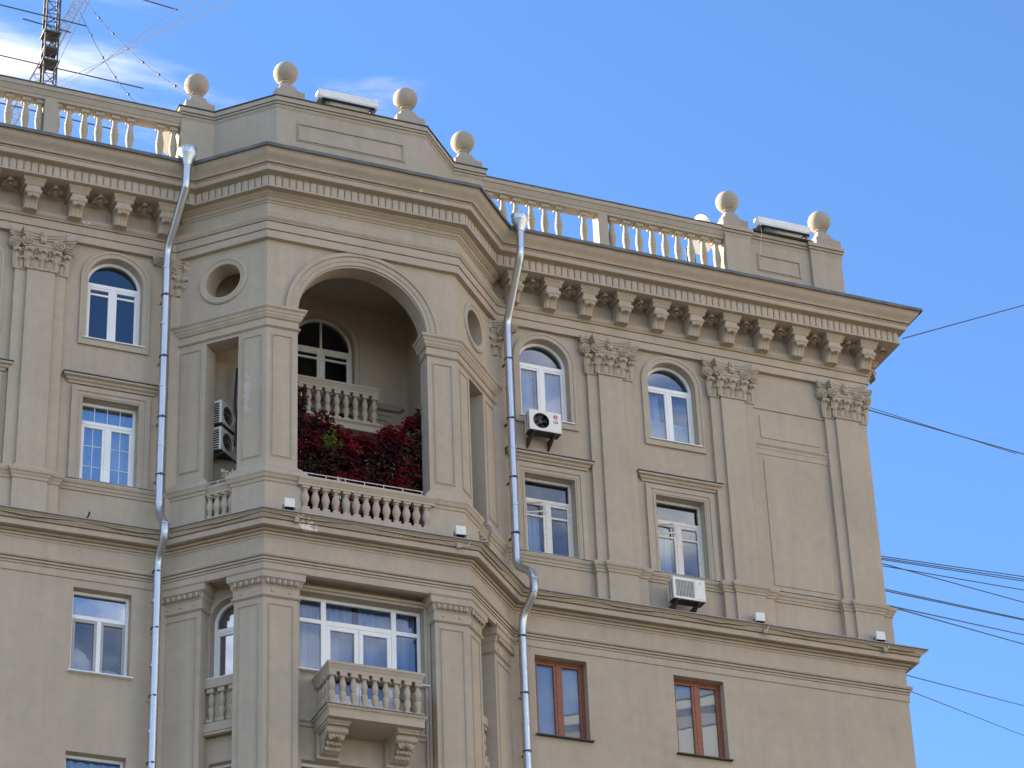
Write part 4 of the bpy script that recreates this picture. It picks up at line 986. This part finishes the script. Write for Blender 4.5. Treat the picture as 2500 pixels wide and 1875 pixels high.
lamp_bar('long white lamp bar on the corner parapet between two stone balls', 9.86, 11.13, YP-.02, 36.88)
tag(part('cable', MB().tube([(9.92, YP-.10, 36.9), (9.93, YP-.09, 36.7), (9.95, YP+.03, 36.5), (9.94, YP+.06, 36.25), (9.97, YP+.065, 36.1)], .006, 5), 'wcable', None), 'thin white cable hanging from the corner lamp bar over the panel', 'cable')

# satellite dishes -------------------------------------------------------
def dish(label, c, r, az, el, base):
    o = thing('satellite_dish', label, 'satellite dish', base)
    mb = MB(); n = 28
    prof = [(r*k/6+.001, -.22*r*(1-(k/6)**2)) for k in range(7)]+[(r*1.01, .008), (r*.985, .0)]
    mb.lathe(prof, n, caps=False)
    rot = Matrix.Rotation(az, 4, 'Z') @ Matrix.Rotation(PI/2-el, 4, 'X')
    loc = Vector(c)-Vector(base)
    part('reflector', mb, 'dish', o, Matrix.Translation(loc) @ rot, 50)
    part('feed_arm', MB().tube([(0, -r*.95, 0), (0, -r*.5, r*.7)], .012, 6).tube([(0, -r*.5, r*.66), (0, -r*.42, r*.8)], .03, 8), 'steel', o, Matrix.Translation(loc) @ rot)
    part('mount', MB().tube([(0, 0, 0), (0, 0, loc.z-.05), (loc.x, loc.y, loc.z-.06)], .025, 8), 'steel', o)
dish('white satellite dish behind the left roof balustrade beside the first ball pier', (-3.22, 1.25, 36.88), .34, math.radians(200), math.radians(25), (-3.22, 1.45, 34.6))
dish('white satellite dish peeping over the right roof balustrade rail', (9.12, 1.25, 37.48), .26, math.radians(100), math.radians(30), (9.0, 1.5, 34.6))
dish('white satellite dish seen between the last balusters before the corner parapet', (8.98, 1.15, 36.92), .26, math.radians(160), math.radians(20), (8.75, 1.4, 34.6))

# lattice mast with antenna rods -----------------------------------------
def lattice(mb, p, q, w, step, r=.016, tri=False):
    p, q = Vector(p), Vector(q); d = (q-p).normalized(); a = Vector((0, 1, 0)); u = d.cross(a).normalized(); v = d.cross(u).normalized()
    cs = [(u*sx+v*sy)*(w/2) for sx, sy in ((-1, -1), (1, -1), (1, 1), (-1, 1))]
    for c in cs: mb.tube([p+c, q+c], r, 6)
    L_ = (q-p).length; n = int(L_/step)
    for i in range(n):
        b0 = p+d*(L_*i/n); b1 = p+d*(L_*(i+1)/n)
        for k in range(4): c0, c1 = cs[k], cs[(k+1) % 4]; mb.tube([b0+c0, b1+c1], r*.55, 4); mb.tube([b0+c0, b0+c1], r*.55, 4)
    return mb
m_ = thing('antenna_mast', 'dark steel lattice antenna mast on the roof behind the left balustrade', 'antenna mast', (-4.82, 6, 34.6))
part('tower', lattice(MB(), (0, 0, 0), (0, 0, 13), .30, .34, .022), 'steel', m_)
part('platform', MB().box(-.17, .17, -.17, .17, 7.55, 7.60), 'steel', m_); part('clamp', MB().box(-.2, .2, -.2, .2, 7.18, 7.22).box(-.2, .2, -.2, .2, 8.0, 8.04), 'steel', m_)
for x0, x1, z in ((-1.9, .78, 8.43), (-.65, .5, 8.42), (-1.9, 2.18, 7.0), (-1.5, 1.5, 5.68), (-.8, .9, 10.6)):
    part('antenna_rod', MB().tube([(x0, -.18 if z != 8.42 else .16, z+.05), (x1, -.18 if z != 8.42 else .16, z-.05)], .016, 6), 'steel', m_)
tag(part('antenna_strut', lattice(MB(), (-7.6, 6.3, 34.6), (-3.7, 6.3, 45.2), .20, .26, .014), 'steel_lit', None), 'pale lattice strut leaning against the dark antenna mast', 'antenna strut')
tag(part('antenna_rod', MB().tube([(-4.7, 6, 44.45), (-1.82, 6, 44.18)], .016, 6), 'steel', None), 'straight antenna rod sticking out high above the first stone ball', 'antenna')
def guy(label, p, q, n, group):
    g_ = thing('guy_wire', label, 'wire', group=group); p, q = Vector(p), Vector(q)
    part('wire', MB().tube([p.lerp(q, k/12)+Vector((0, 0, -.25*math.sin(PI*k/12))) for k in range(13)], .008, 5), 'cable', g_)
    for k in range(1, n):
        t = k/n; c = p.lerp(q, t)+Vector((0, 0, -.25*math.sin(PI*t))); d = (q-p).normalized()
        part('insulator', MB().tube([c-d*.05, c-d*.03, c, c+d*.03, c+d*.05], [.008, .026, .03, .026, .008], 8), 'cable', g_, None, 50)
guy('guy wire with dark insulators from the mast to the first stone ball', (-4.05, 6, 43.82), (-3.05, .35, 37.38), 7, 'guy wires of the mast')
guy('guy wire with dark insulators from the mast down to the balustrade rail', (-4.16, 6, 43.47), (-4.11, .3, 36.74), 5, 'guy wires of the mast')

# overhead wires -----------------------------------------------------------
def wire(label, p, q, r, sag=.0, group=None, n=16):
    p, q = Vector(p), Vector(q)
    tag(part('overhead_wire', MB().tube([p.lerp(q, k/n)+Vector((0, 0, -sag*4*(k/n)*(1-k/n))) for k in range(n+1)], r, 5), 'cable', None), label, 'wire', group)
for i, (x, z) in enumerate(((-6.17, 31.34), (-5.77, 31.45), (-5.37, 31.56), (-7.9, 30.6))):
    p = Vector((-4.82, 5.8, 40.6+.22*i)); b = Vector((x, -10, z)); e = p+(b-p)*((-52.0-p.y)/(b.y-p.y))
    wire('faint thin wire crossing the sky above the left balustrade', p, e, .007, 0, 'faint wires from the mast over the street')
for (a, b) in (((12.1, 3.13, 30.82), (40, 20.1, 41.33)), ((12.1, 3.14, 30.79), (40, 20.1, 41.19)), ((12.1, 3.14, 30.76), (40, 20.1, 41.08)), ((12.1, 3.12, 30.88), (40, 20.3, 39.14)), ((12.1, 3.14, 30.64), (40, 20.17, 40.59))):
    wire('dark wire in the bundle leaving the side wall low beside the corner pilaster shaft', a, b, .013, 0, 'bundle of wires at the corner pilaster')
for (a, b) in (((12.1, 2.85, 29.97), (40, 22.3, 40.36)), ((12.1, 2.8, 29.89), (40, 22.75, 40.64))):
    wire('one of two parallel wires leaving the corner just above the sill band', a, b, .014, 0, 'paired wires above the sill band')
for (a, b) in (((12.1, 1.63, 28.84), (40, 30.8, 44.91)), ((12.1, 1.62, 28.88), (40, 30.86, 44.35))):
    wire('thick dark wire leaving the corner at the pilaster pedestal', a, b, .018, 0, 'thick wires at the pedestal')
wire('wire leaving the side wall just under the lower cornice', (12.23, 1.27, 27.08), (40, 32.93, 43.19), .014)
wire('wire leaving the side wall just under the string course', (12.23, .9, 26.6), (40, 34.67, 42.83), .012)
wire('wire leaving the corner capital towards the right', (12.02, 3.22, 34.95), (40, 19.0, 43.69), .016)
wire('second strand joining the wire at the corner capital', (12.02, 3.22, 35.10), (22, 8.9, 38.05), .009)
wire('lone wire rising from the tip of the main cornice', (12.75, -.7, 34.1), (30.2, 10.4, 46.9), .013)

# little fixtures on the wall
tag(part('vent_cap', MB().lathe([(.075, 0), (.075, .03), (.06, .04)], 18).xf(T(-3.44, .0, 29.02) @ Matrix.Rotation(PI/2, 4, 'X')), 'steel', None), 'small round dark vent cap beside the left drainpipe', 'vent cap')
tag(part('wall_hook', MB().tube([(-4.95, 0, 27.0), (-4.95, -.12, 27.0), (-4.95, -.16, 27.04)], .018, 6), 'steel', None), 'short dark hook in the wall under the grid-paned window', 'hook')
def spikes(label, path, z):
    mb = MB(); r_ = random.Random(5)
    for a, b in zip(path[:-1], path[1:]):
        a, b = Vector((*a, z)), Vector((*b, z)); n = max(2, int((b-a).length/.05))
        for k in range(n): c = a.lerp(b, k/n); mb.tube([c, c+Vector((r_.uniform(-.04, .04), r_.uniform(-.04, .04), .10))], [.004, .002], 4)
    o = tag(part('bird_spikes', mb, 'wcable', None), label, 'bird spikes'); o['kind'] = 'stuff'
spikes('bird spikes on the impost ledge at the right springing of the arch', [(1.26, YF+.36), (1.26, YF-.02)], 31.40)
spikes('bird spikes on the impost ledge at the left springing of the arch', [(-1.26, YF+.36), (-1.26, YF-.02)], 31.40)

# ------------------------------------------------------------------ curtains and things behind the glass
def curtain(label, x0, x1, z0, z1, y, mat, folds=7, amp=.03, name='curtain', cat='curtain', mtx=None, skew=0):
    r_ = random.Random(int(x0*100+z0*10)); ph = [r_.uniform(0, 6) for _ in range(4)]; n = max(16, folds*8)
    mb = MB().grid(n, 6, lambda u, v: (x0+(x1-x0)*u+skew*(1-v)*(u-.5), y+amp*(math.sin(u*folds*2*PI+ph[0]+.6*math.sin(v*3+ph[1]))+.4*math.sin(u*folds*3.3*PI+ph[2])), z0+(z1-z0)*v))
    return tag(part(name, mb, mat, None, mtx, 80), label, cat)
curtain('white net curtain behind the arched window above the emblem air conditioner', 4.48-.56, 4.48-.15, 30.9, 32.2, .33, 'curtain_blue', 4)
curtain('bluish curtain in the right half of the arched window above the emblem air conditioner', 4.48+.02, 4.48+.55, 30.9, 32.2, .36, 'curtain_blue', 3, .02)
curtain('half-height white blind in the arched window with nothing below it', 7.38-.54, 7.38+.54, 30.9, 31.5, .30, 'paper', 2, .006, 'window_blind', 'blind')
curtain('blue curtain in the upper part of the arched window with a half blind', 7.38-.54, 7.38-.12, 31.45, 32.2, .36, 'curtain_blue', 4)
curtain('pale blue curtain behind the left casements of the wide bay window', -1.2, -.02, 22.95, 25.72, LYF+.42, 'curtain_blue', 9, .035)
curtain('pale blue curtain behind the right casements of the wide bay window', .08, 1.2, 22.95, 25.72, LYF+.42, 'curtain_blue', 8, .035)
curtain('white curtain behind the lower wide bay window at the picture edge', -1.15, 1.15, 20.5, 22.42, LYF+.42, 'curtain_white', 7)
curtain('translucent plastic sheet hung inside the brown window beside the drainpipe', 4.495-.54, 4.495+.54, 23.85, 25.62, .17, 'film', 3, .015, 'plastic_sheet', 'plastic sheet')
curtain('grey-white sheet hung inside the brown window away from the drainpipe', 7.46-.54, 7.46+.54, 23.85, 25.62, .17, 'film', 2, .012, 'plastic_sheet', 'plastic sheet')
curtain('blue curtain behind the grid-paned window', -4.60-.54, -4.60+.54, 27.8, 29.75, .40, 'curtain_blue', 5)
curtain('net curtain behind the left casement of the white window beside the right drainpipe', 4.48-.5, 4.48-.1, 27.8, 28.9, .36, 'curtain_white', 4)
curtain('net curtain behind the left casement of the white window over the square-grille air conditioner', 7.38-.5, 7.38-.1, 27.8, 28.9, .36, 'curtain_white', 4)
curtain('white curtain inside the grey-framed left window one floor further down', -4.62-.5, -4.62+.5, 20.65, 22.2, .22, 'curtain_white', 5)
def heap(label, c, sx, sy, sz, seed):
    r_ = random.Random(seed); mb = MB(); mb.ball((0, 0, 0), 1, 26, 16); vs = []
    ph = [(r_.uniform(2, 6), r_.uniform(2, 6), r_.uniform(2, 6), r_.uniform(0, 6)) for _ in range(7)]
    for x, y, z in mb.v:
        k = 1+.13*sum(math.sin(a*x+b*y+d*z+e) for a, b, d, e in ph)/2; vs.append((x*k*sx+c[0], y*k*sy+c[1], max(z, -.2)*k*sz+c[2]))
    mb.v = vs; tag(part('bag', mb, 'curtain_white', None, None, 25), label, 'bag')
heap('tall crumpled white bag behind the left grey sash of the lower left window', (-4.95, .30, 23.92), .30, .13, .46, 1)
heap('low crumpled white bag behind the right grey sash of the lower left window', (-4.32, .30, 23.88), .26, .13, .20, 2)
heap('pale bundle at the bottom of the upper left arched window', (-4.86, .40, 30.95), .15, .1, .17, 4)

# ------------------------------------------------------------------ the red creeper in the loggia
TOP = [(-1.45, 30.35), (-1.13, 30.10), (-1.03, 29.9), (-.92, 29.68), (-.66, 29.6), (-.43, 29.43), (-.2, 29.3), (.02, 29.24), (.37, 29.25), (.6, 29.44), (.87, 29.53), (1.06, 29.67), (1.26, 29.9), (1.41, 30.02), (1.55, 29.98), (1.62, 29.6)]
def top_at(x):
    for (a, b), (c, d) in zip(TOP[:-1], TOP[1:]):
        if a <= x <= c: return b+(d-b)*(x-a)/(c-a)
    return 29.2
def vine():
    v = thing('red_creeper', 'dense crimson creeper hanging behind the arched loggia balustrade', 'climbing plant', (0, -.8, 27.0))
    r_ = random.Random(11); verts = []; faces = []; cols = []
    def noise2(x, z, s): return math.sin(x*3.1*s+1.3*math.sin(z*2.3*s))*math.cos(z*2.7*s+1.7*math.sin(x*1.9*s))
    # clumps: shoots hanging outward give the mass its relief
    clumps = []
    for _ in range(900):
        x = r_.uniform(-1.4, 1.58); z = r_.uniform(27.15, top_at(x)-.02); y = r_.uniform(-.20, .26)
        clumps.append((x, y, z, r_.uniform(.07, .15)))
    for (cx, cy, cz, cr_) in clumps:
        n = int(26*cr_/.1)
        base = noise2(cx, cz, 1.0)+r_.uniform(-.55, .55)
        for _ in range(n):
            th = r_.uniform(0, 2*PI); ph = math.acos(r_.uniform(-1, 1)); rad = cr_*r_.uniform(.55, 1.1)
            p = Vector((cx+rad*math.sin(ph)*math.cos(th), cy+rad*math.sin(ph)*math.sin(th)*.8, cz+rad*math.cos(ph)*1.15))
            gd = math.hypot((p.x+.50)/.20, (p.z-28.98)/.22)
            od = math.hypot((p.x-1.25)/.34, (p.z-28.75)/.95)
            k = r_.random()
            if gd < 1 and k < .8: c = (.09+.06*k, .13+.05*k, .02)
            elif od < 1 and k < .55: c = (.085, .055, .022)
            elif base > .35: c = (.15+.08*k, .006, .014)
            elif base > -.15: c = (.09+.05*k, .008, .014)
            elif base > -.6: c = (.05, .010, .014)
            else: c = (.05, .026, .016)
            s = r_.uniform(.038, .072); l = s*1.7
            dirv = Vector((r_.gauss(0, .6), -abs(r_.gauss(.5, .4)), -abs(r_.gauss(.8, .4)))).normalized()
            side = dirv.cross(Vector((r_.gauss(0, .3), -1, r_.gauss(.3, .3)))).normalized(); nr = side.cross(dirv)
            b = len(verts)
            verts += [p, p+dirv*l*.45+side*s*.5+nr*.008, p+dirv*l, p+dirv*l*.45-side*s*.5+nr*.008, p+dirv*l*.5-nr*.008]
            faces += [(b, b+1, b+4), (b+1, b+2, b+4), (b+2, b+3, b+4), (b+3, b, b+4)]; cols += [c]*4
    me = bpy.data.meshes.new('foliage'); me.from_pydata([tuple(q-Vector((0, 0, 27.0))) for q in verts], [], faces); me.materials.append(M['leaf'])
    at = me.color_attributes.new('leafcol', 'FLOAT_COLOR', 'CORNER'); buf = []
    for c in cols: buf += [c[0], c[1], c[2], 1]*3
    at.data.foreach_set('color', buf); me.update()
    o = link('foliage', me, v); o['kind'] = 'stuff'
    for i in range(9):
        x = -1.3+.34*i; zt = top_at(x)-27.1
        part('stem', MB().tube([(x+r_.uniform(-.08, .08)*k, r_.uniform(-.05, .12), zt*k/5) for k in range(6)], [.016, .014, .012, .010, .008, .006], 6), 'stem', v)
vine()
# small garden chair behind the balustrade
ch = thing('garden_chair', 'white plastic garden chair behind the arched loggia balustrade', 'chair', (-.14, -1.16, 27.0), math.radians(15))
for x in (-.2, .2):
    for y in (-.16, .2): part('leg', MB().bbox(x-.018, x+.018, y-.018, y+.018, 0, .43, .004), 'white', ch)
part('seat', MB().bbox(-.23, .23, -.2, .23, .42, .45, .01), 'white', ch)
for x in (-.2, .2): part('back_post', MB().bbox(x-.018, x+.018, .19, .225, .45, 1.15, .004), 'white', ch)
for i in range(5): part('back_slat', MB().bbox(-.145+.0725*i-.022, -.145+.0725*i+.022, .195, .215, .62, 1.12, .004), 'white', ch)
part('top_rail', MB().bbox(-.2, .2, .19, .225, 1.1, 1.17, .006), 'white', ch)
# potted dry flowers in the side opening
pot = thing('flower_pot', 'clay pot with dry pale flowers on the narrow opening rail under the air conditioners', 'flower pot', (-2.46, -.83, 27.69))
part('pot', MB().lathe([(.06, 0), (.085, .11), (.09, .11), (.09, .13), (.075, .13)], 16), 'terracotta', pot, None, 40)
fl = MB(); r_ = random.Random(9)
for _ in range(26):
    x, y, z = r_.uniform(-.17, .17), r_.uniform(-.08, .08), r_.uniform(.16, .33); fl.tube([(x*.2, y*.2, .1), (x*.7, y*.7, z*.7), (x, y, z)], .003, 4); fl.ball((x, y, z), r_.uniform(.014, .026), 6, 4)
fo = part('flowers', fl, 'dry', pot); fo['kind'] = 'stuff'

# ------------------------------------------------------------------ the street at the viewer's feet
M['pave'] = simple('pavement_slabs', (.14, .13, .12), .9, noise=(.5, .2))
sp = thing('street_pole', 'grey steel street pole behind the viewer carrying the faint wires', 'pole', (-8.9, -52.0, .14))
part('shaft', MB().lathe([(.16, 0), (.16, .5), (.11, .55), (.07, 9.5), (.02, 9.55)], 16), 'steel_lit', sp, None, 40); part('cross_arm', MB().box(-2.3, 2.3, -.05, .05, 8.9, 9.0), 'steel_lit', sp)
pv = MB().box(-110, 100, -60, -47.5, 0, .14); tag(part('pavement', pv, 'pave', None), None, None, kind='structure')
pv = MB().box(-110, 100, -8, -2.3, 0, .14); tag(part('pavement', pv, 'pave', None), None, None, kind='structure')

# unseen sunlit block added behind the viewer's shoulder to throw warm light back
M['cream'] = simple('cream_front', (.36, .32, .265), .9, noise=(.3, .10)); M['tin'] = simple('tin_roof', (.25, .27, .27), .5, .4); M['farglass'] = simple('far_glass', (.05, .06, .07), .1, 0, .6)
WM = MB().box(-.7, .7, -.04, .02, -.95, .95).mesh('window', 'farglass'); SM = MB().box(-.85, .85, -.14, .0, -1.1, -.98).mesh('sill', 'cream')
sbd = thing('bounce_block', 'long unseen cream apartment block with tin roof, added across the street to bounce warm light', 'building', (68, -40, 0), math.atan2(-.6, -.8))
part('wall', MB().box(-42, 42, 0, 14, 0, 56), 'cream', sbd); part('cornice', MB().sweep([(-42, 0), (42, 0)], [(-.2, 56.2), (.9, 56.1), (.85, 55.7), (.4, 55.5), (.1, 55.1), (-.2, 55.1)]), 'cream', sbd); part('roof', MB().prism([(-.9, 56.2), (14.3, 56.2), (6.8, 60)], -42, 42, lambda p, q, r: (r, p, q)), 'tin', sbd)
for i in range(19):
    for k in range(14): link('window', WM, sbd, T(-40+4.45*i, 0, 4.2+3.7*k)); link('sill', SM, sbd, T(-40+4.45*i, 0, 4.2+3.7*k))
